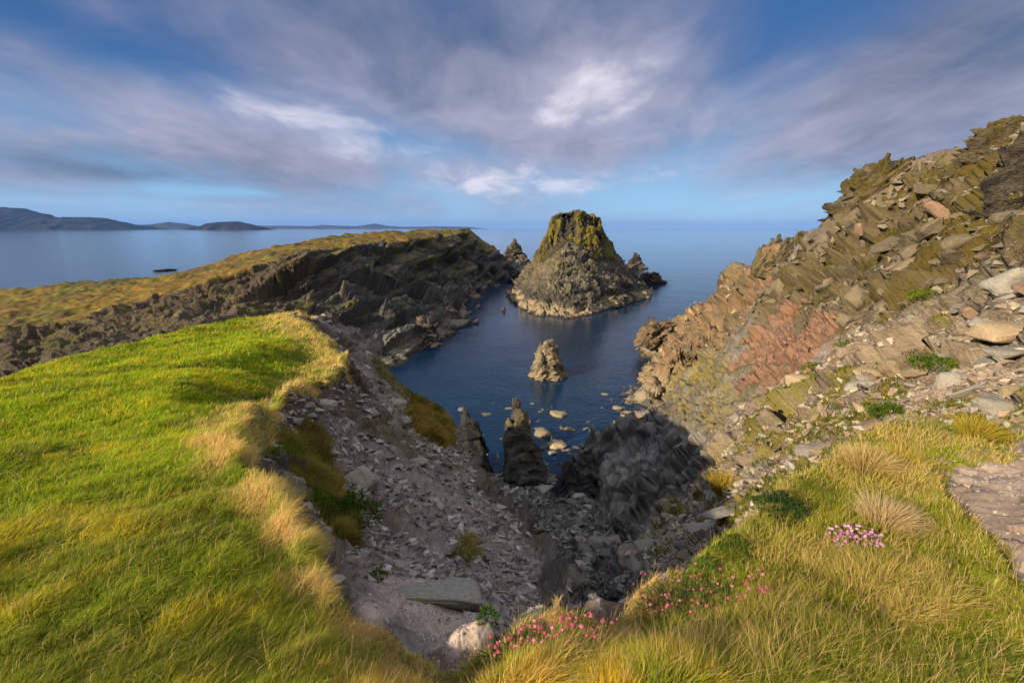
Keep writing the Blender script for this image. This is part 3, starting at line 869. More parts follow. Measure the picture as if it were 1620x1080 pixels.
VH = VH + NH * (HH * (.35 + .65 * sh))[..., None]
# small scarps in the turf
VH[..., 2] += top * .5 * sstep(-.1, .1, fbm(P0 * np.array([.03, .09, 0], np.float32), 3, 68))
NH2 = grid_normals(VH)
zz_ = VH[..., 2]
a1, a2, a3 = fbm(VH / 3.0, 4, 70), fbm(VH / 14, 3, 71), fbm(VH / .9, 3, 72)
fl = sstep(.30, .68, NH2[..., 2] + .25 * a1)
CH = np.zeros(VH.shape, np.float32) + np.array([.066, .063, .056], np.float32)
CH = mix(CH, [.18, .165, .135], sstep(.0, .35, rib + .3 * a1) * .85)
CH = mix(CH, [.20, .18, .15], sstep(.25, .6, a3 + .5 * rib) * .5)
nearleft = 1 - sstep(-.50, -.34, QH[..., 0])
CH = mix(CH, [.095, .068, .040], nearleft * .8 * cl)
hi = sstep(2, 14, zz_ + 8 * a2)
CH = mix(CH, [.16, .128, .014], fl * cl * sstep(-.1, .25, a1 + .3 * a3) * np.clip(hi * .9 * (1 - .55 * nearleft), 0, 1) * sstep(-.35, .2, a1 + .4 * a2))
CH = mix(CH, [.055, .06, .012], cl * sstep(.15, .4, a2 + .3 * a1) * fl * .6)
turfc = mix(np.zeros(VH.shape, np.float32) + np.array([.15, .098, .012], np.float32), [.105, .10, .014], sstep(-.2, .4, a2))
turfc = mix(turfc, [.20, .105, .018], sstep(.0, .5, a1) * .6)
turfc = mix(turfc, [.085, .055, .02], sstep(.10, .35, fbm(P0 * np.array([.12, .4, 0], np.float32), 4, 74)) * .75)
turfc = mix(turfc, [.07, .06, .015], sstep(.15, .4, fbm(P0 * np.array([.05, .14, 0], np.float32), 4, 73)) * .7)
path = np.abs(fbm(P0 * np.array([.022, .075, 0], np.float32), 3, 78))
turfc = mix(turfc, [.06, .042, .025], (1 - sstep(.012, .045, path)) * sstep(-.2, .1, a2) * .85)
turfc *= (1 + .5 * fbm(VH * np.array([1.1, .5, 1], np.float32), 3, 79))[..., None]
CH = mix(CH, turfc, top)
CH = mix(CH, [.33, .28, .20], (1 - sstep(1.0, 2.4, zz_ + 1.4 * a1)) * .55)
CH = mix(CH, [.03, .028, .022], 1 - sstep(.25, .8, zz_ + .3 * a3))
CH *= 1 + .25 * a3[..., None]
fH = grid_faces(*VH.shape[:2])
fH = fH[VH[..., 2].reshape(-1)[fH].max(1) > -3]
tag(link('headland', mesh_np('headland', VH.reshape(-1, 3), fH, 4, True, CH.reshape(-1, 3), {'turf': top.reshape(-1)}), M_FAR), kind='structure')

# ================================================================ GREAT SEA STACK in the mouth of the cove
FRONT = [(799, 468), (806, 474), (815, 481), (832, 492), (852, 503), (866, 501), (880, 503), (900, 506), (916, 502), (937, 498), (964, 489), (992, 482), (1012, 477), (1033, 471)]
fr = [sea_pt(*p) for p in FRONT]
ISL = [fr, [p * np.array([.97, .97, 0]) - np.array([0, 0, 3]) for p in fr], [p * np.array([.9, .9, 0]) - np.array([0, 0, 8]) for p in fr],
    [sea_pt(799, 468), pt(820, 455, 177), pt(846, 436, 171), pt(868, 404, 168), pt(884, 388, 166), pt(899, 373, 165), pt(920, 387, 166), pt(944, 407, 167), pt(972, 425, 169), pt(993, 438, 171), pt(1012, 455, 173), sea_pt(1033, 471)],
    # lower skirt
    [pt(830, 478, 150)], [pt(860, 480, 144)], [pt(900, 480, 141)], [pt(940, 474, 144)], [pt(990, 460, 157)], [pt(880, 430, 154)], [pt(920, 430, 154)], [pt(960, 440, 158)], [pt(900, 450, 147)],
    # gap behind the lower peak, then the tower
    [pt(866, 412, 175), pt(884, 404, 173), pt(900, 398, 172), pt(920, 404, 172), pt(944, 416, 174), pt(958, 420, 178)],
    [pt(879, 390, 182), pt(880, 374, 181), pt(881, 358, 180), pt(887, 350, 178), pt(900, 350, 177.5), pt(920, 350, 178), pt(937, 355, 180), pt(942, 365, 184), pt(944, 394, 187)],
    [pt(872, 350, 184), pt(876, 340, 183), pt(883, 333.5, 181), pt(896, 332.5, 180), pt(912, 334, 180.5), pt(932, 338, 182), pt(948, 341, 184), pt(952, 350, 187), pt(954, 364, 189)],
    [pt(875, 368, 190), pt(879, 343, 194), pt(886, 336, 196), pt(912, 337, 197), pt(930, 340, 197), pt(944, 344, 197), pt(953, 366, 197)],
    [pt(862, 403, 190), pt(848, 410, 191), pt(842, 420, 190), pt(848, 434, 181)], [pt(836, 426, 197), pt(826, 438, 196)],
    [pt(962, 406, 190), pt(975, 418, 188), pt(985, 425, 187), pt(996, 435, 186), pt(1010, 445, 184)], [pt(1022, 452, 186), sea_pt(1043, 447)],
    [W(2, 205, 0), W(12, 222, 0), W(28, 226, 0), W(46, 214, 0), W(60, 205, 0)], [W(-6, 202, -4), W(10, 232, -6), W(30, 236, -6), W(52, 224, -6), W(68, 208, -6)],
    [sea_pt(822, 447), sea_pt(818, 455)],
]
for k in (-8, -4, 0, 4, 8, 12, 16, 20, 24):
    a = math.radians(k)
    ISL.append([W(115 * math.sin(a), 115 * math.cos(a), -9)])
    ISL.append([W(260 * math.sin(a), 260 * math.cos(a), -9)])
SI = Survey(ISL, np.radians(np.linspace(-3, 20, 620)), 118, 255, 1200)
SI.blur(2)
VI = SI.grid(820, 1.6)
P0 = VI.copy()
NI = grid_normals(VI)
RI = rotm(1.25, .15, .35)                # steep beds
g1, k1 = facets((VI @ RI.T) * np.array([.10, .10, .30], np.float32), 81)
g2, k2 = facets((VI @ RI.T) * np.array([.3, .3, .8], np.float32), 82)
g3, k3 = facets(VI * np.float32(.9), 83)
col_ = fbm(VI * np.array([.38, .38, .035], np.float32), 4, 84)      # upright columns and clefts
tower = sstep(11.5, 15, P0[..., 2]) * sstep(172.5, 176, np.hypot(P0[..., 0], P0[..., 1]))
sh = sstep(0, 2.0, np.abs(P0[..., 2]))
skirt = 1 - sstep(6, 13, P0[..., 2])
ribs = fbm(VI @ rotm(0, .25, 0).T * np.array([.55, .55, .06], np.float32), 4, 85)
cr1 = np.abs(fbm(VI @ rotm(.5, .35, .2).T * np.array([.16, .16, .035], np.float32), 3, 91))
cr2 = np.abs(fbm(VI @ rotm(-.4, -.5, .2).T * np.array([.22, .22, .05], np.float32), 3, 92))
crev = (1 - sstep(0, .06, cr1)) * 1.5 + (1 - sstep(0, .05, cr2)) * .8
Hs = -crev + skirt * ribs * 2.2 + ((g1 - .3) * 1.7 + g2 * 1.1 + g3 * .4) * (1 - .7 * tower) + tower * (col_ - .05) * 2.8 - .8 * (1 - tower) * np.abs(col_) * 1.2
VI = VI + NI * (Hs * (.4 + .6 * sh))[..., None]
zi = VI[..., 2]
b1, b2, b3 = fbm(VI / 3.2, 4, 86), fbm(VI / 11, 3, 87), fbm(VI / .8, 3, 88)
CI = np.zeros(VI.shape, np.float32) + np.array([.16, .14, .10], np.float32)
CI = mix(CI, [.07, .064, .054], sstep(.02, .4, b1 + .6 * g2) * .85)
CI = mix(CI, [.25, .235, .18], sstep(.1, .5, b3 + .3 * g1) * .6)
lf = 1 - sstep(.06, .13, tl(P0)[..., 0] + .03 * b2)
CI = mix(CI, [.24, .175, .022], (1 - tower) * lf * sstep(6, 15, zi + 5 * b2) * sstep(-.3, .15, b1 + .3 * b3) * .9)
CI = mix(CI, [.15, .135, .05], (1 - tower) * (1 - lf) * sstep(9, 16, zi + 5 * b2) * sstep(-.1, .25, b1 + .3 * b3) * .7)
CI = mix(CI, [.07, .062, .045], tower)
CI = mix(CI, [.16, .13, .014], tower * sstep(-.25, .15, b1 + .5 * col_) * .9)
CI = mix(CI, [.075, .07, .05], sstep(.03, .09, tl(P0)[..., 0] - .245) * .8)  # right end painted darker, like its side turned from the sun
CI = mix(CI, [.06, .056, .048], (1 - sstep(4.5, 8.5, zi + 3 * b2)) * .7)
CI = mix(CI, [.40, .32, .20], (1 - sstep(2.2, 3.4, zi + 1.6 * b1)) * .9)
CI = mix(CI, [.05, .04, .025], 1 - sstep(.2, .7, zi + .3 * b3))
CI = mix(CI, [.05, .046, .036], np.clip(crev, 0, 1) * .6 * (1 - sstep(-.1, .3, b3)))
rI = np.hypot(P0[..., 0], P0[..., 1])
CI = mix(CI, [.045, .04, .03], sstep(168.5, 170.5, rI) * (1 - sstep(173, 175.5, rI)) * sstep(12, 15, zi) * .8)  # shade in the gap behind the lower peak, put into the colour
CI = mix(CI, [.035, .032, .024], tower * sstep(.06, .22, -col_) * .8)
CI *= 1 + .25 * b3[..., None]
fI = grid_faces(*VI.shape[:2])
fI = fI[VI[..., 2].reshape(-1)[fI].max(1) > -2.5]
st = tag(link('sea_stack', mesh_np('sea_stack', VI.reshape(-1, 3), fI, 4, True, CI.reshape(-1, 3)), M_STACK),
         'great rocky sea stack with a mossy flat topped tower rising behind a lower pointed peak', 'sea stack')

# ================================================================ free-standing rocks: leaning pinnacles, skerries, boulders
def spire(name, base, height, rx, ry, lean=(0, 0), seed=1, profile=None, col=(.16, .14, .11), col2=(.06, .055, .05), moss=None, tide=0.0,
          bed=(1.2, .2, .2), rot=0.0, blocks=.35, n=120, m=100, mat_=None, fins=4, sharp=.92, top=.13):
    """upright rock: a few slanting wedges of bedded stone grown together, broken along their beds"""
    r = random.Random(seed * 13 + 5)
    allV, allF, allC, off = [], [], [], 0
    for w_ in range(fins):
        if w_ == 0:
            ox, oy, hk, wk = 0, 0, 1.0, 1.0
        else:
            a = r.uniform(0, 6.28)
            ox, oy = math.cos(a) * rx * r.uniform(.35, .7), math.sin(a) * ry * r.uniform(.35, .7)
            hk, wk = r.uniform(.45, .85), r.uniform(.45, .75)
        t = np.linspace(-.12, 1, m) ** 1.0
        ph = np.linspace(0, 2 * math.pi, n, endpoint=False)
        T, PH = np.meshgrid(t, ph, indexing='ij')
        rad = np.full(T.shape, 9.0)
        npl = r.randint(6, 8)
        a0 = r.uniform(0, 6.28)
        for k in range(npl):
            a = a0 + k * 2 * math.pi / npl + r.uniform(-.3, .3)
            e = r.uniform(top * .4, top * 2.2)
            bulge = r.uniform(.0, .10)
            dk = r.uniform(.8, 1.05)
            pr = (1 - T) ** sharp * (1 - e) + e + bulge * np.sin(np.clip(T, 0, 1) * math.pi)
            if profile is not None:
                pr = np.interp(t, [p[0] for p in profile], [p[1] for p in profile])[:, None] + bulge * .4 * np.sin(np.clip(T, 0, 1) * math.pi)
            pr = np.where(T < 0, 1.05, pr)
            cs = np.cos(PH - a)
            rad = np.minimum(rad, np.where(cs > .15, dk * pr / np.maximum(cs, .15), 9))
        rad = np.minimum(rad, 1.35)
        x, y = np.cos(PH) * rx * wk * rad, np.sin(PH) * ry * wk * rad
        h = height * hk
        lx, ly = lean[0] + r.uniform(-.06, .06), lean[1] + r.uniform(-.06, .06)
        X = ox + x + lx * np.maximum(T, 0) * h
        Y = oy + y + ly * np.maximum(T, 0) * h
        X, Y = X * math.cos(rot) - Y * math.sin(rot), X * math.sin(rot) + Y * math.cos(rot)
        V = np.stack([X, Y, T * h], -1).astype(np.float32)
        Nn = np.stack([np.cos(PH + rot), np.sin(PH + rot), .2 + 0 * PH], -1).astype(np.float32)
        s = height
        R = rotm(*bed)
        q = V + np.array([seed * 31.7, seed * 12.1, 0], np.float32)
        a_, _ = facets((q @ R.T) * np.array([2.2, 1.2, 7.5], np.float32) / s, seed)
        b_, _ = facets((q @ R.T) * np.array([7, 4, 18], np.float32) / s, seed + 1)
        c_ = fbm(q * 9 / s, 4, seed + 2)
        g_ = fbm((q @ R.T) * np.array([2, 2, 22], np.float32) / s, 3, seed + 4)
        r0 = min(rx, ry) * wk
        kk = (a_ * .9 + b_ * .4 + c_ * .18 + g_ * .22) * blocks * r0 * 2.1 * (.08 + .92 * np.clip(rad, 0, 1))
        V = V + Nn * kk[..., None]
        V[..., 2] += (a_ * .4 + b_ * .25) * blocks * .85 * h * sstep(.3, 1, T)
        cc = np.zeros(V.shape, np.float32) + np.array(col, np.float32)
        cc = mix(cc, col2, sstep(-.05, .30, g_ + .5 * c_ + .3 * a_))
        cc *= 1 + .35 * c_[..., None]
        if moss is not None:
            cc = mix(cc, moss, sstep(.2, .7, T * hk + .4 * c_) * sstep(-.2, .3, c_ + .3 * b_) * .75)
        if tide:
            cc = mix(cc, [.36, .29, .18], (1 - sstep(tide * .5, tide, V[..., 2] + .3 * c_ * tide)) * .8)
        i = np.arange(m - 1)[:, None] * n + np.arange(n)[None, :]
        j = np.arange(m - 1)[:, None] * n + (np.arange(n)[None, :] + 1) % n
        fc = np.stack([i, j, j + n, i + n], -1).reshape(-1, 4)
        f3 = np.concatenate([fc[:, [0, 1, 2]], fc[:, [0, 2, 3]]])
        vv = V.reshape(-1, 3)
        l = (m - 1) * n
        capi = len(vv)
        vv = np.vstack([vv, V[-1].mean(0)[None] + [0, 0, .01 * h]])
        cc = np.vstack([cc.reshape(-1, 3), cc[-1].mean(0)[None]])
        ar = np.arange(n)
        f3 = np.vstack([f3, np.stack([l + ar, l + (ar + 1) % n, np.full(n, capi)], -1)])
        allV.append(vv); allF.append(f3 + off); allC.append(cc); off += len(vv)
    me = mesh_np(name, np.concatenate(allV), np.concatenate(allF), 3, True, np.concatenate(allC))
    o = link(name, me, mat_ or M_SPIRE)
    o.location = base
    return o
M_SPIRE = rock_mat('pinnacle_rock', scale=.9, bump=.8, strat=(1.2, .2, .2))
sp = spire('sea_stack', pd(864, 596, CZ), 6.4, 2.7, 2.0, (-.02, .02), 5, None, (.34, .28, .17), (.14, .115, .08), tide=1.0, bed=(1.35, .25, .9), blocks=.34, sharp=.75, top=.13)
tag(sp, 'small pointed rock standing alone in the open water of the cove', 'sea stack')
sp = spire('rock_pinnacle', pd(828, 765, CZ - .4), 8.0, 1.95, 1.25, (-.02, .20), 8, None, (.10, .095, .085), (.045, .043, .04), moss=(.2, .17, .08), bed=(1.35, .3, .3), blocks=.30, rot=.2)
tag(sp, 'tall dark pinnacle standing at the water edge in the middle of the cove floor', 'rock pinnacle')
sp = spire('rock_pinnacle', pd(754, 745, CZ - .2), 7.4, 1.7, 1.2, (-.22, .16), 12, None, (.055, .053, .05), (.03, .03, .03), bed=(1.3, -.3, .2), blocks=.34, rot=-.3)
tag(sp, 'black leaning pinnacle with jagged white streaked top below the grassy hummock', 'rock pinnacle')
sp = spire('rock_pinnacle', pd(905, 785, CZ - 1.2), 3.6, 1.3, .9, (-.08, .08), 15, None, (.12, .115, .11), (.05, .05, .05), bed=(1.3, .2, .2), blocks=.34)
tag(sp, 'short grey fin of rock on the cove floor beside the dark slab', 'rock pinnacle')
sp = spire('rock_pinnacle', pd(928, 790, CZ - 1.2), 3.0, 1.2, .9, (.0, .08), 19, None, (.13, .125, .12), (.05, .05, .05), bed=(1.3, .2, .2), blocks=.34)
tag(sp, 'stubby dark fin of rock wedged against the foot of the dark slab', 'rock pinnacle')
for nm, px, py, hpx, wpx, seed, lab in (
    ('skerry', 816, 408, 26, 30, 31, 'jagged skerry off the tip of the far headland'),
    ('skerry', 831, 419, 14, 16, 33, 'low dark skerry between the jagged skerry and the great stack'),
    ('skerry', 822, 446, 18, 34, 35, 'brown broken reef in the channel at the left foot of the great stack'),
    ('skerry', 1007, 424, 20, 22, 37, 'sharp tooth of rock beyond the right flank of the great stack'),
    ('skerry', 1028, 447, 14, 34, 39, 'reddish tapering reef trailing from the right end of the great stack'),
    ('skerry', 797, 492, 7, 6, 41, 'tiny rock poking from the channel between headland and great stack'),
    ('skerry', 262, 428, 1.2, 20, 43, 'thin black reef in the bay behind the golden headland'),
    ('skerry', 803, 425, 12, 26, 45, 'dark broken rocks at the very tip of the far headland')):
    b = pd(px, py, CZ)
    dpt = np.linalg.norm(b[:2])
    k = dpt / F
    o = spire(nm, b, hpx * k, wpx * k * .5, wpx * k * .42, (random.uniform(-.15, .15), 0), seed, None, (.17, .14, .10) if seed != 39 else (.2, .12, .08), (.05, .045, .04), bed=(1.1, .4, .2), blocks=.42, n=70, m=60, mat_=M_STACK)
    tag(o, lab, 'skerry')
# headland outcrops along the far waterline
for i, (px, py, hpx, wpx, lab) in enumerate(((684, 547, 40, 32, 'pale jagged buttress at the foot of the far headland cliff, nearest the inlet'),
                                             (722, 512, 40, 26, 'brown jagged buttress standing at the waterline midway along the far cliff'),
                                             (748, 470, 26, 24, 'small broken buttress at the waterline towards the end of the far cliff'))):
    b = pd(px, py, CZ) + np.array([-1.0, 1.5, 0])
    k = np.linalg.norm(b[:2]) / F
    o = spire('rock_buttress', b, hpx * k, wpx * k * .5, wpx * k * .35, (-.3, .3), 51 + i * 3, None, (.25, .20, .14), (.07, .06, .05), tide=1.5, bed=(.9, .6, .2), blocks=.4, n=90, m=80, mat_=M_STACK)
    tag(o, lab, 'rock buttress')

# ================================================================ distant hills across the bay
def range_hill(name, prof, dist, depth, seed, colr):
    xs = np.array([p[0] for p in prof], float)
    ys = np.array([p[1] for p in prof], float)
    n, m = 260, 24
    px = np.linspace(xs[0], xs[-1], n)
    hh = np.interp(px, xs, ys)                          # photo rows above the horizon
    V = np.zeros((n, m, 3), np.float32)
    for j in range(m):
        u = j / (m - 1) * 2 - 1
        k = max(1 - abs(u) ** 1.4, 0)
        dd = dist + depth * u
        V[:, j, 0] = (px - 810) / F * dist * (1 + .0 * u)
        V[:, j, 1] = dd
        V[:, j, 2] = hh / F * dist * k + CZ * k * 0 - 4
    wob = fbm(V / (dist * .02), 4, seed)
    V[..., 2] *= 1 + .12 * wob * (np.abs(np.linspace(-1, 1, m))[None, :] ** .5)
    V[..., 1] += wob * depth * .3
    C = np.zeros(V.shape, np.float32) + np.array(colr, np.float32)
    C *= 1 + .5 * fbm(V / (dist * .012), 4, seed + 5)[..., None]
    tag(link(name, mesh_np(name, V.reshape(-1, 3), grid_faces(n, m), 4, True, C.reshape(-1, 3)), M_HILL), kind='structure')
def hill_mat():
    m, nt, nd, lk = mat('hill_heath')
    out = N(nd, 'ShaderNodeOutputMaterial')
    d = N(nd, 'ShaderNodeBsdfDiffuse')
    a = N(nd, 'ShaderNodeAttribute', attribute_name='Col')
    lk.new(a.outputs[0], d.inputs[0]); lk.new(d.outputs[0], out.inputs[0])
    return m
M_HILL = hill_mat()
range_hill('hill', [(-260, 0), (-200, 14), (-90, 26), (-20, 31), (0, 33), (40, 34), (60, 32), (85, 25), (100, 21), (120, 17), (135, 19), (160, 19), (185, 17), (210, 12), (232, 5), (252, 0)], 9000, 900, 90, (.03, .035, .03))
range_hill('hill', [(205, 0), (228, 6), (255, 7), (272, 9), (284, 11), (300, 9), (318, 6), (345, 0)], 14000, 700, 92, (.05, .055, .035))
range_hill('hill', [(318, 0), (330, 4), (345, 10), (362, 12), (390, 13), (402, 10), (415, 7), (440, 0)], 8000, 400, 94, (.03, .03, .028))
range_hill('hill', [(380, 0), (420, 5), (470, 5), (500, 4), (520, 6), (540, 5), (570, 4), (600, 8), (615, 5), (640, 3), (690, 4), (740, 3), (775, 0)], 20000, 900, 96, (.06, .06, .05))
# ================================================================ loose rocks
slope = (VN[..., 2] - CZ) / np.maximum(np.hypot(VN[..., 0], VN[..., 1]), .2)
cm_ = np.maximum.accumulate(slope, axis=1)
VIS = slope >= cm_ - .004
depthN = VN[..., 1] * CP - (VN[..., 2] - CZ) * SP
pxN = 810 + F * VN[..., 0] / np.maximum(depthN, .1)
pyN = 540 - F * (VN[..., 1] * SP + (VN[..., 2] - CZ) * CP) / np.maximum(depthN, .1)
INF = (depthN > .3) & (pxN > -120) & (pxN < 1850) & (pyN < 1110) & (pyN > 150)
VIS &= INF

def hull_stone(seed, dims, n=15, bev=.06):
    r = random.Random(seed)
    bm = bmesh.new()
    for _ in range(n):
        v = Vector((r.uniform(-1, 1), r.uniform(-1, 1), r.uniform(-1, 1)))
        m = max(abs(v.x), abs(v.y), abs(v.z)) ** .75
        v = v / max(m, .3) * r.uniform(.8, 1)
        bm.verts.new((v.x * dims[0], v.y * dims[1], v.z * dims[2]))
    res = bmesh.ops.convex_hull(bm, input=bm.verts)
    junk = {g for g in res['geom_interior'] + res['geom_unused'] if isinstance(g, bmesh.types.BMVert)}
    bmesh.ops.delete(bm, geom=list(junk), context='VERTS')
    bmesh.ops.dissolve_limit(bm, angle_limit=.22, verts=bm.verts, edges=bm.edges)
    bmesh.ops.triangulate(bm, faces=bm.faces)
    if bev:
        bmesh.ops.bevel(bm, geom=list(bm.edges), offset=bev * min(dims) * 1.4, segments=1, affect='EDGES', profile=.5)
        bmesh.ops.triangulate(bm, faces=bm.faces)
    me = bpy.data.meshes.new('stone')
    bm.to_mesh(me); bm.free()
    return me

def rough_stone(seed, dims, cuts=3, amp=.1, bedk=3.0, flatsh=False):
    """a bigger stone seen close: hull, subdivided and broken along its beds"""
    me = hull_stone(seed, dims, 18, .10)
    bm = bmesh.new(); bm.from_mesh(me)
    bmesh.ops.subdivide_edges(bm, edges=bm.edges, cuts=cuts, use_grid_fill=True)
    bmesh.ops.triangulate(bm, faces=bm.faces)
    bm.normal_update()
    P = np.array([v.co[:] for v in bm.verts], np.float32)
    Nn = np.array([v.normal[:] for v in bm.verts], np.float32)
    s = max(dims)
    R = rotm(random.Random(seed).uniform(-.2, .2), .15, .3)
    q = (P + seed * 7.3) @ R.T
    a, _ = facets(q * np.array([1.6, 1.6, 1.6 * bedk], np.float32) / s, seed)
    c = fbm(q * 5 / s, 4, seed + 3)
    bed = fbm(q * np.array([.6, .6, 9], np.float32) / s, 3, seed + 5)
    P = P + Nn * ((a * .55 + c * .35 + bed * .45) * amp * min(dims) * 2)[:, None]
    for v, p in zip(bm.verts, P):
        v.co = p
    bm.to_mesh(me); bm.free()
    me.polygons.foreach_set('use_smooth', np.full(len(me.polygons), not flatsh))
    return me

def flat_shade(me):
    me.polygons.foreach_set('use_smooth', np.zeros(len(me.polygons), bool))
    return me

SLABS = [flat_shade(hull_stone(100 + i, (1, random.uniform(.55, .85), random.uniform(.18, .38)), 14, .10)) for i in range(10)]
BLOCKS = [flat_shade(hull_stone(200 + i, (1, random.uniform(.7, .95), random.uniform(.45, .7)), 16, .12)) for i in range(8)]
ROUND = [rough_stone(300 + i, (1, random.uniform(.7, .95), random.uniform(.4, .6)), 2, .10) for i in range(6)]
TINY = [hull_stone(400 + i, (1, random.uniform(.5, .9), random.uniform(.2, .55)), 9, 0) for i in range(14)]

def rmat(name, col, sc=2.0, rough=.85):
    return rock_mat(name, base=col, scale=sc, bump=.45, rough=rough, vary=.3, rand=True)
M_HILLROCK = rmat('hillside_rock', (.15, .122, .08), 1.6)
M_GREYSLAB = rmat('grey_slab', (.25, .23, .19), 5)
M_TAN = rmat('tan_slab', (.31, .235, .145), 5)
M_PINKR = rmat('pink_stone', (.25, .165, .115), 3)
M_SCREE = rmat('scree_stone', (.27, .245, .22), 4)
M_COVE = rmat('cove_boulder', (.12, .115, .105), 2)
M_WETB = rmat('sea_boulder', (.19, .16, .10), 1.5)
M_PALE = rmat('pale_boulder', (.27, .255, .215), 4)
M_DARKR = rmat('dark_crag', (.075, .068, .055), 1)
variants = {}
def with_mat(me, m):
    k = (me.name, m.name)
    if k not in variants:
        c = me.copy(); c.materials.clear(); c.materials.append(m)
        variants[k] = c
    return variants[k]

def basis(nrm, yaw, tilt=0.0):
    n = Vector(nrm).normalized()
    q = Vector((0, 0, 1)).rotation_difference(n)
    return q.to_matrix() @ Matrix.Rotation(yaw, 3, 'Z') @ Matrix.Rotation(tilt, 3, 'Y')

def put(name, me, p, size, nrm, yaw, tilt, label, cat, group=None, sink=.15, zs=1.0):
    o = bpy.data.objects.new(name, me)
    COL.objects.link(o)
    R = basis(nrm, yaw, tilt)
    o.matrix_world = Matrix.Translation(Vector(p) + Vector(nrm) * size * (.25 - sink)) @ R.to_4x4() @ Matrix.Diagonal((size, size, size * zs, 1))
    return tag(o, label, cat, group)

def pick(mask, n, sep=0.0, seed=0, weight=None):
    """n spread-out ground cells of a zone"""
    r = np.random.default_rng(seed)
    idx = np.argwhere(mask > .5)
    if weight is not None:
        ww = weight[idx[:, 0], idx[:, 1]].astype(float)
        ww = ww / ww.sum()
    else:
        ww = None
    ch = r.choice(len(idx), size=min(len(idx), n * 14 if sep else n), replace=False, p=ww)
    if not sep:
        return idx[ch]
    out, grid = [], []
    for c in ch:
        i, j = idx[c]
        q = (pxN[i, j], pyN[i, j])
        if all((q[0] - g[0]) ** 2 + (q[1] - g[1]) ** 2 > sep * sep for g in grid):
            out.append((i, j)); grid.append(q)
            if len(out) >= n:
                break
    return np.array(out)

def scatter(zone_mask, n, sep, seed, meshes, mats, lo, hi, name, label, cat, group, up=.5, sink=.15, pw=2.0):
    r = random.Random(seed)
    for i, j in pick(zone_mask * VIS, n, sep, seed):
        p = VN[i, j]
        d = float(np.linalg.norm(p - np.array([0, 0, CZ])))
        s = (lo + (hi - lo) * r.random() ** pw) / F * d * .5
        nr = Vector(NN2[i, j].tolist()).lerp(Vector((0, 0, 1)), up).normalized()
        put(name, with_mat(r.choice(meshes), r.choice(mats)), p.tolist(), s, nr, r.uniform(0, 6.28), r.uniform(-.35, .35), label, cat, group, sink)

zHill = mHill * (1 - mCape) * (1 - mPink)
zRub = mRight * (1 - mHill) * (1 - mG) * (1 - mPath) * (1 - mBeach) * (1 - mDark)
zScree = (1 - mRim) * (1 - mG) * (1 - mHum) * (1 - mBowlG) * (1 - mSand) * (1 - mBeach) * (1 - mRight) * (VN[..., 0] < 1.0) * (VN[..., 1] < 34) * (VN[..., 2] > 9) * (VN[..., 1] > 2)
zBeach = mBeach * (VN[..., 2] > .2) * (1 - mDark)
scatter(zHill, 95, 13, 1, SLABS + BLOCKS, [M_HILLROCK]*7 + [M_PINKR], 14, 48, 'rock', 'angular brown grey rock lying loose on the mossy right hillside', 'rock', 'rocks strewn over the right hillside', .3)
scatter(zRub, 85, 13, 2, SLABS + SLABS + BLOCKS, [M_GREYSLAB, M_GREYSLAB, M_TAN, M_PINKR, M_PALE], 14, 44, 'flat_stone', 'flat weathered stone among the rubble between the grassy bank and the right hillside', 'stone', 'flat stones of the right hand rubble', .45)
scatter(zScree, 55, 12, 3, BLOCKS + SLABS, [M_SCREE, M_SCREE, M_PALE], 9, 26, 'scree_stone', 'angular grey stone lying loose on the shaded scree below the grass brow', 'stone', 'stones of the left scree', .3)
scatter(zBeach, 55, 11, 4, ROUND + BLOCKS, [M_COVE, M_COVE, M_SCREE], 13, 34, 'boulder', 'dark grey boulder on the shaded floor of the cove', 'boulder', 'boulders on the cove floor', .6)

# ---- rocks one can single out
def ground(px, py):
    p = SN.cast(px, py)
    i = int(np.clip(np.searchsorted(SN.th, math.atan2(p[0], p[1])), 0, NT - 1))
    j = int(np.argmin(((VN[i] - p) ** 2).sum(-1)))
    return VN[i, j], NN2[i, j]
def named(px, py, wpx, kind, m, name, label, cat, zs=1.0, yaw=0., tilt=0., up=.6, sink=.1, seed=None):
    p, nr = ground(px, py)
    d = float(np.linalg.norm(p - np.array([0, 0, CZ])))
    if seed is None:
        seed = int(px * 3 + py)
    dims = {'slab': (1, .62, .26), 'block': (1, .8, .62), 'round': (1, .72, .5), 'long': (1, .42, .3)}[kind]
    me = rough_stone(seed, dims, 3, .10 if kind != 'round' else .07, 3.0, False)
    me.materials.append(m)
    put(name, me, p.tolist(), wpx / F * d * .5, Vector(nr.tolist()).lerp(Vector((0, 0, 1)), up).normalized(), yaw, tilt, label, cat, None, sink, zs)
named(690, 948, 165, 'long', M_PALE, 'boulder', 'long pale smooth boulder half buried in bare sand just below the golden grass', 'boulder', 1.0, -.12, .02, .9, .30)
named(512, 642, 44, 'block', M_PALE, 'boulder', 'big pale grey boulder at the head of the scree under the turf lip', 'boulder', 1.0, .3, .3)
named(626, 643, 40, 'block', M_PALE, 'boulder', 'pale split boulder on the scree left of the grassy hummock', 'boulder', .9, .5, -.2)
named(634, 668, 26, 'block', M_PALE, 'boulder', 'white edged stone just below the pale split boulder', 'boulder', .9, 1.2, .2)
named(662, 730, 36, 'block', M_SCREE, 'boulder', 'blue grey pointed boulder in the middle of the scree below the hummock', 'boulder', 1.1, .9, -.4)
named(570, 775, 60, 'block', M_PALE, 'boulder', 'lichen spotted grey boulder embedded at the grassy edge of the scree', 'boulder', 1.2, 1.1, .3, .3)
named(695, 728, 16, 'slab', M_PALE, 'stone', 'small bluish white slab lying right below the grassy hummock', 'stone', 1, .4, .1)
named(630, 888, 44, 'slab', M_SCREE, 'stone', 'dark flat slab resting above the long pale boulder', 'stone', .7, .1, .05)
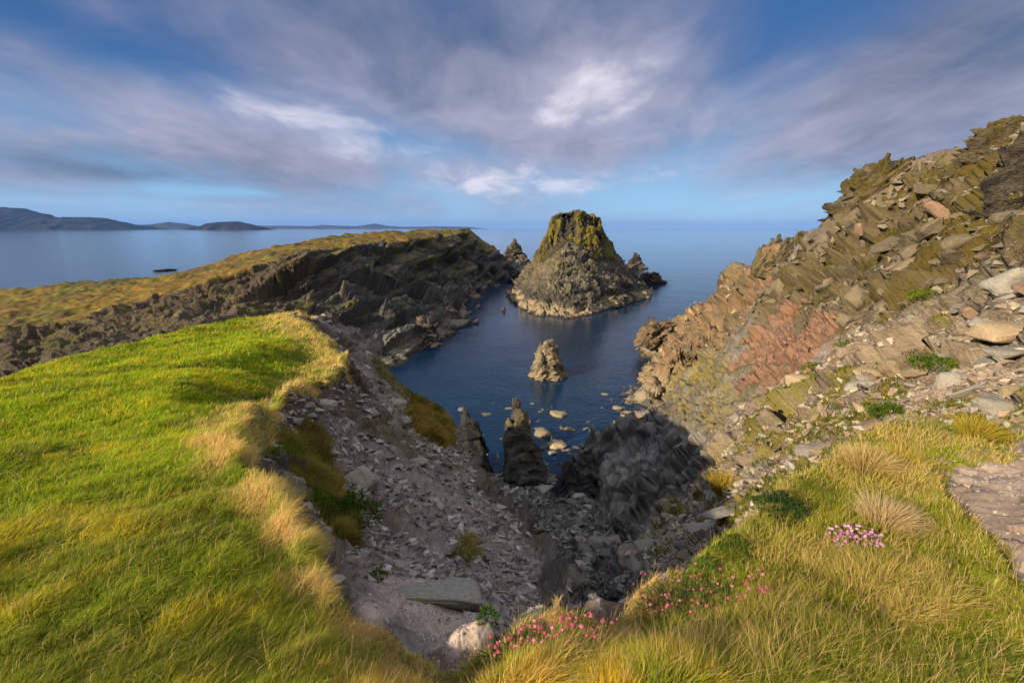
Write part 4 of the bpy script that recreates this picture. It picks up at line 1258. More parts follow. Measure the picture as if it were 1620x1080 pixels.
named(1251, 706, 60, 'slab', M_GREYSLAB, 'flat_stone', 'banded grey slab lying left above the grassy bank', 'slab', 1.2, .2, .1)
named(1284, 725, 46, 'block', M_GREYSLAB, 'boulder', 'triangular grey boulder against the edge of the grassy bank', 'boulder', 1.0, .5, .2)
named(1318, 714, 52, 'slab', M_TAN, 'flat_stone', 'tan edged flat slab tucked under the grass bank right of the triangular boulder', 'slab', .8, .1, -.05)
named(1364, 650, 30, 'round', M_TAN, 'boulder', 'rounded olive brown boulder just left of the round green bush', 'boulder', 1.2, .2, .2)
named(1345, 655, 26, 'block', M_PALE, 'stone', 'blue white stone below the rounded olive brown boulder', 'stone', .8, .7, .1)
named(1370, 616, 50, 'slab', M_GREYSLAB, 'flat_stone', 'lower slab of the two stacked flat slabs', 'slab', .9, .0, .0)
named(1371, 606, 46, 'slab', M_TAN, 'flat_stone', 'upper slab of the two stacked flat slabs', 'slab', .9, .1, .0, .9, -.25)
named(1408, 590, 46, 'block', M_TAN, 'boulder', 'big tan blocky boulder above the two stacked flat slabs', 'boulder', 1.2, .3, .15)
named(1358, 568, 75, 'slab', M_PALE, 'flat_stone', 'long pale grey slab beside the foot of the pink outcrop', 'slab', .7, .15, .1)
named(1310, 562, 30, 'slab', M_PALE, 'flat_stone', 'short pale slab at the left end of the long pale grey slab', 'slab', .8, -.2, .1)
named(1588, 548, 84, 'slab', M_TAN, 'flat_stone', 'large thick flat slab jutting out beside the stony path at the right', 'slab', .9, .05, .03, .9, -.05)
named(1592, 560, 64, 'slab', M_GREYSLAB, 'flat_stone', 'darker slab supporting the large thick flat slab', 'slab', .8, .3, .0, .9, .1)
named(1546, 616, 40, 'slab', M_TAN, 'stone', 'tan flat stone bedded in the bare soil left of the path', 'stone', .7, -.1, .05)
named(1582, 672, 62, 'slab', M_TAN, 'flat_stone', 'orange tinged slab at the path edge right above the grass', 'slab', .8, .25, -.1)
named(1580, 646, 44, 'block', M_GREYSLAB, 'stone', 'dark wedge of stone above the orange tinged slab', 'stone', .8, .1, .1)
named(1602, 634, 36, 'block', M_TAN, 'boulder', 'square tan block at the right edge of the bare soil', 'boulder', 1.1, .5, .1)
named(1600, 462, 56, 'block', M_PALE, 'boulder', 'large pale lichen covered rock below the pinkish outcrop on the right', 'boulder', .9, .3, .1)
named(1358, 486, 44, 'block', M_HILLROCK, 'boulder', 'tall tilted grey brown block above the pink outcrop', 'boulder', 1.3, .5, .5)
named(1302, 500, 40, 'block', M_HILLROCK, 'boulder', 'dark brown block leaning against the top of the pink outcrop', 'boulder', 1.2, .9, .4)
named(1406, 466, 36, 'slab', M_HILLROCK, 'boulder', 'pale faced slab standing on the slope above the tall tilted block', 'boulder', 1.2, .4, .4)
named(1155, 822, 66, 'slab', M_GREYSLAB, 'flat_stone', 'broad blue grey slab in the pinkish rubble, upper of two', 'slab', .7, .2, .1)
named(1122, 842, 62, 'slab', M_GREYSLAB, 'flat_stone', 'broad blue grey slab in the pinkish rubble, lower of two', 'slab', .6, .0, .05)
named(1156, 780, 30, 'slab', M_PALE, 'stone', 'whitish flat stone beside the small golden tussock', 'stone', .9, .2, .1)
named(1070, 794, 20, 'block', M_PALE, 'stone', 'pale cream block on the rim above the dark slab', 'stone', 1, .4, .1)
named(947, 868, 42, 'round', M_SCREE, 'boulder', 'largest blue grey boulder near the foot of the dark slab', 'boulder', 1, .4, .2)
named(878, 852, 36, 'slab', M_SCREE, 'boulder', 'flat grey boulder in the middle of the cove floor', 'boulder', 1, .2, .2)
named(936, 897, 30, 'block', M_PALE, 'boulder', 'angular pale boulder low in the cove under the thrift', 'boulder', 1, .7, .2)
named(1586, 975, 22, 'slab', M_PALE, 'stone', 'single pale stone lying on the dark green turf at the lower right', 'stone', .8, -.4, .1, .9, .0)
named(1286, 1000, 12, 'slab', M_PALE, 'stone', 'small whitish stone half hidden in the foreground grass', 'stone', .8, .3, .1, .9, -.1)

# ---- boulders standing in the shallow water
for px, py, wpx, kind, m, zs, lab in (
    (883, 650, 40, 'round', M_WETB, .8, 'largest cream oval boulder standing clear of the shallow water'),
    (903, 674, 30, 'round', M_WETB, .75, 'cream oval boulder in the shallows just below the largest one'),
    (842, 637, 10, 'round', M_WETB, .8, 'small cream stone awash straight below the lone pointed rock, nearer the pinnacle'),
    (806, 643, 18, 'round', M_WETB, .8, 'cream boulder in the water just above the tall dark pinnacle'),
    (815, 629, 16, 'round', M_WETB, .8, 'brownish boulder in the water a little farther out than the cream one above the pinnacle'),
    (732, 645, 22, 'block', M_COVE, .8, 'dark boulder in the water above the black leaning pinnacle'),
    (768, 652, 24, 'round', M_COVE, .7, 'greenish grey boulder between the two dark pinnacles'),
    (776, 635, 26, 'slab', M_COVE, .5, 'flat dark rock awash left of the brownish boulder'),
    (706, 648, 20, 'slab', M_COVE, .5, 'low dark rock awash above the grassy hummock'),
    (957, 621, 18, 'round', M_WETB, .8, 'brown boulder out in the water towards the right shore'),
    (976, 643, 20, 'block', M_WETB, .9, 'left one of two square tan boulders near the right shore'),
    (992, 650, 19, 'block', M_WETB, .9, 'right one of two square tan boulders near the right shore'),
    (1017, 644, 18, 'slab', M_COVE, .6, 'low brown rock awash closest to the right shore'),
    (979, 634, 16, 'slab', M_COVE, .6, 'low dark rock awash behind the two square tan boulders'),
    (852, 680, 46, 'round', M_WETB, 1.1, 'mossy tan boulder leaning on the right side of the tall pinnacle'),
    (882, 697, 46, 'round', M_TAN, .95, 'large smooth brown boulder right of the mossy tan one'),
    (860, 705, 24, 'round', M_COVE, 1.0, 'round dark grey boulder under the large smooth brown boulder'),
    (874, 715, 17, 'round', M_SCREE, 1.2, 'egg shaped grey stone under the large smooth brown boulder'),
    (864, 733, 13, 'round', M_COVE, 1.0, 'small round stone alone in the water beside the pinnacle foot'),
    (833, 668, 14, 'round', M_WETB, 1.1, 'small cream boulder tucked behind the tall pinnacle'),
    (875, 768, 34, 'round', M_COVE, .9, 'brown boulder at the water line between the pinnacle and the grey fin'),
    (792, 756, 34, 'round', M_WETB, .8, 'weedy boulder at the water line left of the tall pinnacle'),
    (858, 758, 18, 'round', M_COVE, .9, 'small brown boulder at the right foot of the tall pinnacle')):
    b = pd(px, py + wpx * .14, CZ - .0)
    g = float(SN.z(b[0], b[1])[0])
    d = float(np.linalg.norm(b - np.array([0, 0, CZ])))
    me = rough_stone(int(px + py * 2), {'slab': (1, .6, .3), 'block': (1, .8, .7), 'round': (1, .75, .6)}[kind], 3, .07 if kind == 'round' else .1)
    me.materials.append(m)
    b[2] = max(g, -.05)
    put('boulder', me, b.tolist(), wpx * .84 / F * d * .5, (0, 0, 1), random.uniform(-.5, .5), random.uniform(-.1, .1), lab, 'boulder', None, .34, zs)

# ---- rubble too small to count
def merged(name, mask, n, seed, lo, hi, col, colv, label=None, up=.4, sink=.1, maskw=None):
    r = np.random.default_rng(seed)
    ij = pick(mask * (VIS | (r.random(VIS.shape) < .1)) * INF, n, 0, seed)
    Vs, Fs, Cs, off = [], [], [], 0
    tv = [np.array([v.co[:] for v in m.vertices], np.float32) for m in TINY]
    tf = [np.array([p.vertices[:] for p in m.polygons], np.int32) for m in TINY]
    for i, j in ij:
        k = int(r.integers(len(TINY)))
        p = VN[i, j]
        d = float(np.linalg.norm(p - np.array([0, 0, CZ])))
        s = (lo + (hi - lo) * r.random() ** 3) / F * d * .5
        nr = Vector(NN2[i, j].tolist()).lerp(Vector((0, 0, 1)), up).normalized()
        R = np.array(basis(nr, r.uniform(0, 6.28), r.uniform(-.5, .5)), np.float32)
        v = (tv[k] * s) @ R.T + p + np.array(nr[:], np.float32) * s * .15
        Vs.append(v); Fs.append(tf[k] + off); off += len(v)
        c = np.array(col[int(r.integers(len(col)))], np.float32) * r.uniform(1 - colv, 1 + colv)
        Cs.append(np.repeat(c[None], len(v), 0))
    me = mesh_np(name, np.concatenate(Vs), np.concatenate(Fs), 3, False, np.concatenate(Cs))
    return tag(link(name, me, M_RUBBLE), label, 'rubble', None, 'stuff')
M_RUBBLE = rock_mat('rubble_stone', scale=4, bump=.3, vary=.25)
SC1 = [(.25, .225, .195), (.33, .31, .275), (.20, .16, .13), (.25, .20, .17), (.155, .145, .13), (.20, .19, .175)]
merged('rubble', zScree * (fbm(VN / 1.6, 3, 97) > -.12), 7000, 31, 2.5, 22, SC1, .3, 'loose grey and pinkish rubble covering the shaded scree slope')
merged('rubble', zRub, 6500, 32, 2.5, 17, [(.30, .25, .18), (.30, .28, .23), (.29, .20, .14), (.38, .32, .24), (.19, .155, .11)], .25, 'loose tan and pinkish rubble between the grassy bank and the right hillside')
merged('rubble', zHill * (fbm(VN / 4, 3, 95) > .0), 2600, 33, 3, 20, [(.17, .14, .095), (.22, .185, .13), (.12, .10, .065), (.11, .095, .05)], .25, 'small brown stones lying all over the mossy right hillside')
merged('rubble', zBeach, 3800, 34, 3, 18, [(.10, .095, .085), (.165, .155, .14), (.07, .066, .06), (.21, .20, .18)], .3, 'dark wet stones packing the cove floor')
merged('rubble', mCape * (1 - mG) * (fbm(VN / 3, 3, 96) > .05), 800, 35, 3, 15, [(.25, .165, .095), (.31, .23, .14), (.16, .125, .08)], .3, 'orange brown stones lodged in the cape cliff on the right')
merged('gravel', np.clip(mPath + mSoil + mSand, 0, 1) * (1 - mG), 2600, 36, 1.5, 7, [(.33, .26, .21), (.42, .36, .31), (.22, .18, .15)], .3, 'small loose gravel on the bare earth of the path and ledge')
merged('gravel', (VN[..., 2] < -.7) * (VN[..., 2] > -2.2) * (VN[..., 1] > 40) * (VN[..., 1] < 72), 1600, 37, 5, 26, [(.20, .22, .17), (.28, .30, .25), (.10, .11, .085)], .3, 'pale stones seen through the shallow water on the sea bed')

merged('rubble', (VN[..., 2] > -.5) * (VN[..., 2] < .5) * (VN[..., 1] > 36) * (VN[..., 1] < 75) * (VN[..., 0] > -12) * (VN[..., 0] < 30), 700, 38, 5, 22, [(.11, .10, .08), (.17, .15, .105), (.07, .065, .055)], .3, 'small dark stones awash along the shore of the cove')

# ---- crags on the right hill
def crag(px, py, t, hpx, wpx, seed, col, col2, lab, lean=(0, 0), bed=(.5, .5, .3), prof=((-.12, 1.1), (0, 1), (.5, .92), (.85, .75), (1, .5)), moss=None, blocks=.34, thick=.7):
    b = pt(px, py, t)
    k = t / F
    o = spire('rock_outcrop', b, hpx * k, wpx * k * .5, wpx * k * .5 * thick, lean, seed, prof, col, col2, moss=moss, bed=bed, blocks=blocks, n=120, m=90, rot=-.5)
    return tag(o, lab, 'rock outcrop')
BR, BD, MS = (.175, .14, .085), (.065, .053, .035), (.13, .10, .015)
crag(1384, 345, 46, 80, 74, 71, BR, BD, 'stacked brown outcrop crowning the left shoulder of the right hill', (-.05, 0), moss=MS)
crag(1438, 300, 44, 46, 58, 73, (.16, .13, .085), BD, 'dark round outcrop on the skyline right of the stacked brown one', moss=MS)
crag(1348, 372, 49, 56, 62, 75, BR, BD, 'tilted slabby outcrop just below the stacked brown one', (-.15, 0))
crag(1598, 250, 29, 54, 90, 77, (.15, .12, .07), BD, 'dark crag at the highest point of the right hill', moss=MS, thick=.6)
crag(1622, 335, 21, 110, 76, 79, (.095, .08, .055), (.04, .035, .028), 'black shaded crag at the right edge below the summit', (-.1, 0), thick=.6)
crag(1606, 430, 15.5, 95, 120, 81, (.30, .22, .165), (.16, .11, .085), 'pinkish ribbed outcrop at the right edge above the rubble', (.35, .1), bed=(.2, .8, .3), thick=.5)
crag(1224, 432, 68, 58, 44, 83, (.19, .155, .08), (.08, .066, .038), 'pair of jagged upright fins on the ridge, seaward one', (-.1, .1), (1.3, .3, .3), None)
crag(1252, 415, 65, 46, 40, 85, (.19, .155, .08), (.08, .066, .038), 'pair of jagged upright fins on the ridge, landward one', (.05, .1), (1.3, .3, .3), None)
crag(1280, 398, 59, 30, 40, 87, BR, BD, 'broken mossy outcrop between the upright fins and the hill', (.1, 0), moss=MS)
crag(1182, 470, 80, 46, 70, 88, (.28, .21, .11), (.13, .10, .06), 'orange lichened outcrop on the ridge halfway down to the cape', (-.1, .1), (1.2, .3, .3))
crag(1040, 545, 95, 34, 52, 89, (.28, .20, .12), (.10, .085, .06), 'brown broken outcrop at the tip of the cape', (-.1, .1), (1.1, .4, .3))
crag(1033, 602, 79, 26, 44, 91, (.42, .33, .20), (.22, .17, .10), 'pale rounded rock shelf at the waterline of the cape', (.1, .1), (.6, .4, .3), ((-.2, 1.2), (0, 1), (.5, .85), (.8, .6), (1, .3)), blocks=.2)
# ================================================================ grass
def bil(A, u, v):
    i = np.clip(u.astype(int), 0, A.shape[0] - 2); j = np.clip(v.astype(int), 0, A.shape[1] - 2)
    a, b = (u - i).astype(np.float32), (v - j).astype(np.float32)
    if A.ndim == 3:
        a, b = a[:, None], b[:, None]
    return A[i, j] * (1 - a) * (1 - b) + A[i + 1, j] * a * (1 - b) + A[i, j + 1] * (1 - a) * b + A[i + 1, j + 1] * a * b

def blades(name, B, L, Wd, lean, colr, tipc, label, mat_=None, seed=0):
    """one mesh of single grass blades: two bent segments each"""
    r = np.random.default_rng(seed)
    n = len(B)
    yaw = r.uniform(0, math.pi, n).astype(np.float32)
    side = np.stack([np.cos(yaw), np.sin(yaw), 0 * yaw], -1)
    up = np.array([0, 0, 1], np.float32)
    ln = np.linalg.norm(lean, axis=-1, keepdims=True)
    hgt = np.sqrt(np.clip(1 - np.minimum(ln, .92) ** 2, .08, 1))
    d = lean / np.maximum(ln, 1e-3) * np.minimum(ln, .92)
    mid = B + L[:, None] * (.55 * (d * .55 + up * (hgt * .5 + .5)))
    tip = B + L[:, None] * (d * 1.0 + up * hgt)
    V = np.stack([B - side * Wd[:, None], B + side * Wd[:, None], mid - side * Wd[:, None] * .75, mid + side * Wd[:, None] * .75, tip], 1)
    f = np.array([[0, 1, 3], [0, 3, 2], [2, 3, 4]])
    Fc = (np.arange(n)[:, None, None] * 5 + f[None]).reshape(-1, 3)
    Cc = np.stack([colr, colr, colr * .5 + tipc * .5, colr * .5 + tipc * .5, tipc], 1)
    me = mesh_np(name, V.reshape(-1, 3), Fc, 3, True, Cc.reshape(-1, 3))
    return tag(link(name, me, mat_ or M_GRASS), label, 'grass', None, 'stuff')

def turf_samples(mask, n, seed, thr=.3):
    r = np.random.default_rng(seed)
    c0 = int(np.searchsorted(SN.th, math.radians(-56))); c1 = int(np.searchsorted(SN.th, math.radians(56)))
    rows = np.where((mask[c0:c1] > thr).any(0))[0]
    out = []
    tot = 0
    while tot < n:
        u = r.uniform(c0, c1 - 1, 400000); v = r.uniform(rows[0], rows[-1], 400000)
        m = bil(mask, u, v) > r.uniform(thr, 1, len(u))
        vis = INF[u.astype(int), v.astype(int)] & (VIS[u.astype(int), v.astype(int)] | (r.random(len(u)) < .3))
        k = m & vis
        out.append(np.stack([u[k], v[k]], -1)); tot += int(k.sum())
        if len(out) > 40: break
    return np.concatenate(out)[:n]

def clumps(B, s, seed):         # which tussock a blade belongs to: offset from its heart, and three numbers of its own
    q = B[:, :2] / s
    I = np.floor(q - .5).astype(np.int64)
    best = np.full(len(B), 9e9, np.float32)
    off = np.zeros((len(B), 2), np.float32); idv = np.zeros((len(B), 3), np.float32)
    z = np.zeros(len(B), np.int64)
    for dx in (0, 1):
        for dy in (0, 1):
            h = _h(I[:, 0] + dx, I[:, 1] + dy, z, seed)
            h2 = _h(I[:, 0] + dx, I[:, 1] + dy, z, seed + 7)
            jx = ((h & np.uint32(255)).astype(np.float32) / 255 - .5) * .9
            jy = (((h >> np.uint32(8)) & np.uint32(255)).astype(np.float32) / 255 - .5) * .9
            v = np.stack([q[:, 0] - (I[:, 0] + dx + .5 + jx), q[:, 1] - (I[:, 1] + dy + .5 + jy)], -1).astype(np.float32)
            d = (v ** 2).sum(-1)
            m = d < best
            best = np.where(m, d, best); off[m] = v[m]
            k = np.stack([((h2 >> np.uint32(t)) & np.uint32(255)).astype(np.float32) / 255 for t in (0, 8, 16)], -1)
            idv[m] = k[m]
    return off, idv

GREEN, LIME, YEL, GOLD, STRAW, DEEP = [np.array(c, np.float32) for c in ((.110, .225, .012), (.235, .370, .016), (.50, .42, .030), (.70, .44, .045), (.66, .46, .20), (.055, .125, .024))]
uv = turf_samples(mBlade, 500000, 51)
B = bil(VN, uv[:, 0], uv[:, 1]).astype(np.float32)
sd_ = bil(sdG, uv[:, 0], uv[:, 1])
r_ = np.random.default_rng(52)
n = len(B)
dist = np.hypot(B[:, 0], B[:, 1])
pa = fbm(B / np.array([1.6, 1.1, 1], np.float32), 4, 201)
pb = fbm(B / .28, 3, 202)
pcn = fbm(B * np.array([.35, .8, 0], np.float32), 3, 203)
pd_ = fbm(B @ rotm(0, 0, .55).T * np.array([.5, 3.2, 0], np.float32), 3, 204)         # streaks laid by the wind
rr = r_.random(n).astype(np.float32)
bear = np.arctan2(B[:, 0], B[:, 1])
frontness = sstep(-.62, -.30, bear) * (1 - sstep(2.4, 3.6, dist)) * (1 - .75 * sstep(.55, .85, bear))
rightb = sstep(.35, .70, bear)
o1, k1_ = clumps(B + np.float32(.05) * pb[:, None], .22, 301)
o2, k2_ = clumps(B, .62, 302)
tus = sstep(.55, .8, k2_[:, 0]) * (.25 + .75 * np.clip(frontness + .8 * rightb, 0, 1))      # taller tussocks here and there
edge = 1 - sstep(.015, .10, sd_ - .04 * pb)
edge *= sstep(-.35, .05, pa + .3)
soft = 1 - np.clip(frontness + rightb, 0, 1)
col = np.repeat(GREEN[None], n, 0)
col = mix(col, LIME, sstep(-.30, .30, pa + .6 * pd_ + .4 * (rr - .5) + .2))
col = mix(col, DEEP, sstep(.10, .45, pcn + .4 * pb + .3 * pd_) * .75)
col = mix(col, DEEP, (1 - sstep(-.75, -.45, bear)) * (1 - sstep(4, 8, dist)) * sstep(-.3, .2, pcn + .5 * pd_) * .55)
col = mix(col, YEL, sstep(.02, .5, pb * .6 + .5 * pa - .4 * pd_ + .5 * (rr - .5) + .3 * (k1_[:, 1] - .5)) * .8)
col = mix(col, GOLD, np.clip(frontness * sstep(-.35, .30, pb + pa + .9 * (rr - .5) + 1.0 * (k1_[:, 0] - .6)), 0, 1) * .9)
col = mix(col, STRAW, np.clip(frontness * sstep(.05, .5, pb - pa * .3 + .8 * (rr - .5) + .9 * (k2_[:, 1] - .55)), 0, 1) * .75)
col = mix(col, STRAW, np.clip(edge * sstep(-.3, .3, .25 + pb + (rr - .5)), 0, 1) * (1 - .6 * rightb))
col = mix(col, np.array([.125, .125, .018], np.float32), rightb * .55)
col = mix(col, DEEP * 1.1, rightb * sstep(.0, .30, pcn + .5 * pb + .5 * (k2_[:, 2] - .5)) * .85)
col = mix(col, STRAW * .75, rightb * np.clip(sstep(.05, .4, pa + .5 * pb + .4 * (rr - .5)) * .6 + tus * .8, 0, 1) * (rr > .25))
col = mix(col, STRAW, (rr > .96).astype(np.float32) * (.4 + .6 * soft))
col *= (.84 + .54 * r_.random((n, 1))).astype(np.float32)
tipc = mix(col, YEL * 1.1, .25 + .3 * rr)
L = (.060 + .055 * r_.random(n) + .04 * pa) * (1 + .30 * frontness + .7 * edge * soft + .15 * rightb + 1.1 * tus) * (.8 + .5 * k1_[:, 2])
L *= 1 - .45 * frontness * (1 - sstep(.03, .22, sd_))
L *= 1 - .55 * np.exp(-(((B[:, 0] + .36) / .45) ** 2 + ((B[:, 1] - 1.7) / .5) ** 2))
L *= 1 - .5 * rightb * (1 - sstep(.02, .12, sd_))
L = np.clip(L, .03, .30) * (.85 + .55 * sstep(3, 14, dist))
Wd = np.maximum(.0015, .00066 * dist) * (.6 + .8 * r_.random(n))
wind = np.stack([.62 + .25 * pcn, .30 + .35 * pa, 0 * pa], -1)
wl = (1 - .55 * frontness - .25 * rightb)[:, None]
lean = wind * wl * (.65 + .5 * r_.random((n, 1))) + r_.normal(0, .36, (n, 3)) * np.array([1, 1, 0]) * (1.15 - .35 * soft[:, None])
lean[:, :2] += o1 * (1.0 - .45 * soft[:, None]) + o2 * (.9 * tus[:, None])
lean = lean.astype(np.float32)
mm = B[:, 0] < 0
blades('grass', B[mm], L[mm].astype(np.float32), Wd[mm].astype(np.float32), lean[mm], col[mm], tipc[mm], 'wind combed green grass covering the left brow, straw coloured along its edge', None, 1)
blades('grass', B[~mm], L[~mm].astype(np.float32), Wd[~mm].astype(np.float32), lean[~mm], col[~mm], tipc[~mm], 'long golden and green grass on the bank in the right foreground', None, 2)
# seeding stalks standing above the rest
ss = r_.random(n) < .012 * (1 + 3 * np.clip(frontness + .6 * rightb + edge, 0, 1))
ss &= dist < 9
k = int(ss.sum())
cs_ = np.repeat((STRAW * .95)[None], k, 0) * (.7 + .5 * r_.random((k, 1))).astype(np.float32)
blades('dry_grass', B[ss], (L[ss] * 1.25 + .05).astype(np.float32), np.maximum(.0008, .00035 * dist[ss]).astype(np.float32), (lean[ss] * .6 + r_.normal(0, .3, (k, 3)) * np.array([1, 1, 0])).astype(np.float32), cs_, cs_ * 1.1, 'thin dry straw stalks standing above the turf', None, 5)

# grass on the hummock and in the scree bowl
uv = turf_samples(np.maximum(mHum, np.maximum(mBowlG * .9, mLedge * .6)).astype(np.float32), 42000, 53)
B = bil(VN, uv[:, 0], uv[:, 1]).astype(np.float32)
n = len(B)
hum = bil(mHum, uv[:, 0], uv[:, 1])
pb = fbm(B / .5, 3, 205); rr = r_.random(n).astype(np.float32)
dist = np.hypot(B[:, 0], B[:, 1])
col = mix(np.repeat(np.array([[.10, .11, .02]], np.float32), n, 0), np.array([.30, .22, .05], np.float32), sstep(-.3, .3, pb + (rr - .5)))
col = mix(col, np.array([.38, .25, .05], np.float32), hum * sstep(-.3, .4, pb + rr - .4))
lean = (np.stack([.55 + 0 * pb, .25 + .3 * pb, 0 * pb], -1) + r_.normal(0, .3, (n, 3)) * np.array([1, 1, 0])).astype(np.float32)
blades('grass', B, (.10 + .12 * r_.random(n) + .2 * hum).astype(np.float32), np.maximum(.002, .0007 * dist).astype(np.float32), lean, col, col * 1.15, 'olive grass in the hollow of the scree and on the hummock at its rim', None, 3)

# moss and low growth over the right hand stones
zM = (np.clip(np.maximum(mRight, .7 * mHill * sstep(-.3, .1, nC + .5 * nA)) * (1 - mG) * (1 - mPath) * (1 - mBeach) * (1 - mPink) * (1 - mDark) * sstep(.05, .25, nA), 0, 1)).astype(np.float32)
uv = turf_samples(zM, 46000, 55)
B = bil(VN, uv[:, 0], uv[:, 1]).astype(np.float32)
n = len(B); dist = np.hypot(B[:, 0], B[:, 1]); pb = fbm(B / .6, 3, 207); rr = r_.random(n).astype(np.float32)
col = mix(np.repeat(np.array([[.10, .125, .02]], np.float32), n, 0), np.array([.22, .18, .03], np.float32), sstep(-.3, .3, pb + (rr - .5)))
lean = r_.normal(0, .5, (n, 3)).astype(np.float32) * np.array([1, 1, 0], np.float32)
blades('low_grass', B, (.03 + .05 * r_.random(n)).astype(np.float32) * (1 + .05 * dist), np.maximum(.002, .0009 * dist).astype(np.float32), lean, col, col * 1.15, 'short olive grass and moss growing in patches between the right hand stones', None, 4)
# ================================================================ single plants, tussocks and thrift in flower
def dome_leaves(n, rx, ry, h, leaf, seed, narrow=.45, fill=.55):
    r = np.random.default_rng(seed)
    a = r.uniform(0, 2 * math.pi, n); e = np.arcsin(r.uniform(0, 1, n) ** .8); k = fill + (1 - fill) * r.random(n) ** .5
    lump = 1 + .22 * np.sin(a * 3 + seed) * np.cos(e * 4 + seed * 2) + .12 * np.sin(a * 7 + 2 * seed)
    P = np.stack([np.cos(a) * np.cos(e) * rx, np.sin(a) * np.cos(e) * ry, np.sin(e) * h], -1) * (k * lump)[:, None]
    d = np.stack([np.cos(a) * np.cos(e), np.sin(a) * np.cos(e), np.sin(e) * .8 + .35], -1) + r.normal(0, .45, (n, 3))
    d /= np.linalg.norm(d, axis=1, keepdims=True)
    s = np.cross(d, r.normal(0, 1, (n, 3))); s /= np.maximum(np.linalg.norm(s, axis=1, keepdims=True), 1e-6)
    L = leaf * (.6 + .8 * r.random(n))[:, None]
    w = L * narrow * .5
    V = np.stack([P - s * w * .5, P + s * w * .5, P + d * L * .5 + s * w, P + d * L, P + d * L * .5 - s * w], 1)
    F3 = np.array([[0, 1, 2], [0, 2, 4], [4, 2, 3]])
    return V.reshape(-1, 3), (np.arange(n)[:, None, None] * 5 + F3[None]).reshape(-1, 3), r

def bush(px, py, wpx, hfrac, colr, name, label, cat, n=900, leaf=.05, col2=None, narrow=.45, deep=1.0):
    p, nr = ground(px, py)
    d = float(np.linalg.norm(p - np.array([0, 0, CZ])))
    w = wpx / F * d * .5
    V, Fc, r = dome_leaves(int(n * 1.3), w, w * deep, w * 2.6 * hfrac, max(w * leaf * 2, .008), int(px + py), narrow)
    q = fbm(V / (w * .5), 3, int(px))
    c = np.repeat(np.array([colr], np.float32), len(V), 0)
    c = mix(c, np.array(col2 if col2 else [colr[0] * 1.9, colr[1] * 1.5, colr[2]], np.float32), sstep(-.2, .4, q))
    c *= np.repeat(r.uniform(.7, 1.3, int(n * 1.3)), 5)[:, None]
    o = link(name, mesh_np(name, V, Fc, 3, True, c), M_GRASS)
    o.location = (p + nr * w * .12).tolist()
    return tag(o, label, cat)

def tussock(px, py, wpx, hpx, colr, tipcol, label, n=900, lean=(.35, .2), name='grass_tussock', cat='tussock', spread=.9):
    p, nr = ground(px, py)
    d = float(np.linalg.norm(p - np.array([0, 0, CZ])))
    w, h = wpx / F * d * .5, hpx / F * d
    r = np.random.default_rng(int(px * 7 + py))
    a = r.uniform(0, 2 * math.pi, n); k = np.sqrt(r.random(n))
    off = np.stack([np.cos(a) * k, np.sin(a) * k, 0 * a], -1)
    Bp = off * w * .55
    ln = off * spread + np.array([lean[0], lean[1], 0]) + r.normal(0, .2, (n, 3)) * np.array([1, 1, 0])
    c = np.repeat(np.array([colr], np.float32), n, 0) * r.uniform(.65, 1.3, (n, 1)).astype(np.float32)
    t = np.repeat(np.array([tipcol], np.float32), n, 0) * r.uniform(.75, 1.2, (n, 1)).astype(np.float32)
    o = blades(name, Bp.astype(np.float32), (h * r.uniform(.6, 1.25, n)).astype(np.float32), np.full(n, max(.0014, .0006 * d), np.float32), ln.astype(np.float32), c.astype(np.float32), t.astype(np.float32), label, None, 1)
    del o['kind']; o['kind'] = 'thing'; o['category'] = cat
    o.location = (p + np.array([0, 0, -.02])).tolist()
    return o

bush(1402, 662, 40, .36, (.075, .125, .018), 'bush', 'round bright green bush among stones just above the grassy bank', 'bush', 1500, .06)
bush(1478, 580, 50, .20, (.075, .125, .018), 'bush', 'low spreading green bush above the bare soil', 'bush', 1400, .05)
bush(1440, 562, 30, .3, (.075, .07, .04), 'shrub', 'small brownish heather beside the low spreading green bush', 'shrub', 500, .05)
bush(1228, 806, 60, .30, (.035, .075, .022), 'bush', 'dark green leafy cushion on the brink left of the pink thrift', 'plant', 1300, .07, narrow=.25)
bush(1275, 786, 56, .30, (.11, .16, .012), 'moss_cushion', 'bright yellow green moss mound at the edge of the bank', 'moss', 1500, .025)
bush(1262, 800, 40, .30, (.06, .13, .03), 'moss_cushion', 'small green moss mound next to the bright yellow green one', 'moss', 900, .025)
bush(1160, 850, 44, .30, (.06, .115, .02), 'bush', 'green cushion on the brink above the broad blue grey slabs', 'plant', 900, .07, narrow=.25)
bush(1112, 868, 36, .32, (.07, .15, .02), 'bush', 'vivid green cushion at the brink where the red thrift begins', 'plant', 800, .07, narrow=.25)
bush(1330, 655, 20, .3, (.07, .11, .02), 'bush', 'tiny green plant left of the rounded olive boulder', 'plant', 300, .08)
bush(1215, 752, 34, .3, (.05, .075, .02), 'bush', 'dark green tuft below the tan edged flat slab', 'plant', 500, .07, narrow=.25)
bush(1290, 590, 30, .25, (.07, .13, .015), 'bush', 'green tuft at the lower right foot of the pink outcrop', 'plant', 400, .07)
bush(1340, 553, 30, .25, (.07, .12, .015), 'bush', 'green tuft above the long pale grey slab', 'plant', 400, .07)
bush(1465, 478, 44, .2, (.10, .16, .015), 'bush', 'flat bright green patch high in the right hand rubble', 'plant', 700, .05)
bush(548, 838, 80, .40, (.045, .085, .015), 'shrub', 'large dark green shrub in the scree hollow under the turf edge', 'shrub', 2200, .045)
bush(500, 800, 62, .35, (.05, .10, .015), 'shrub', 'leafy green shrub left of the large dark one in the scree hollow', 'shrub', 1500, .045)
bush(440, 735, 56, .30, (.085, .14, .012), 'bush', 'bright green low plant tucked under the straw coloured turf lip', 'plant', 1200, .04)
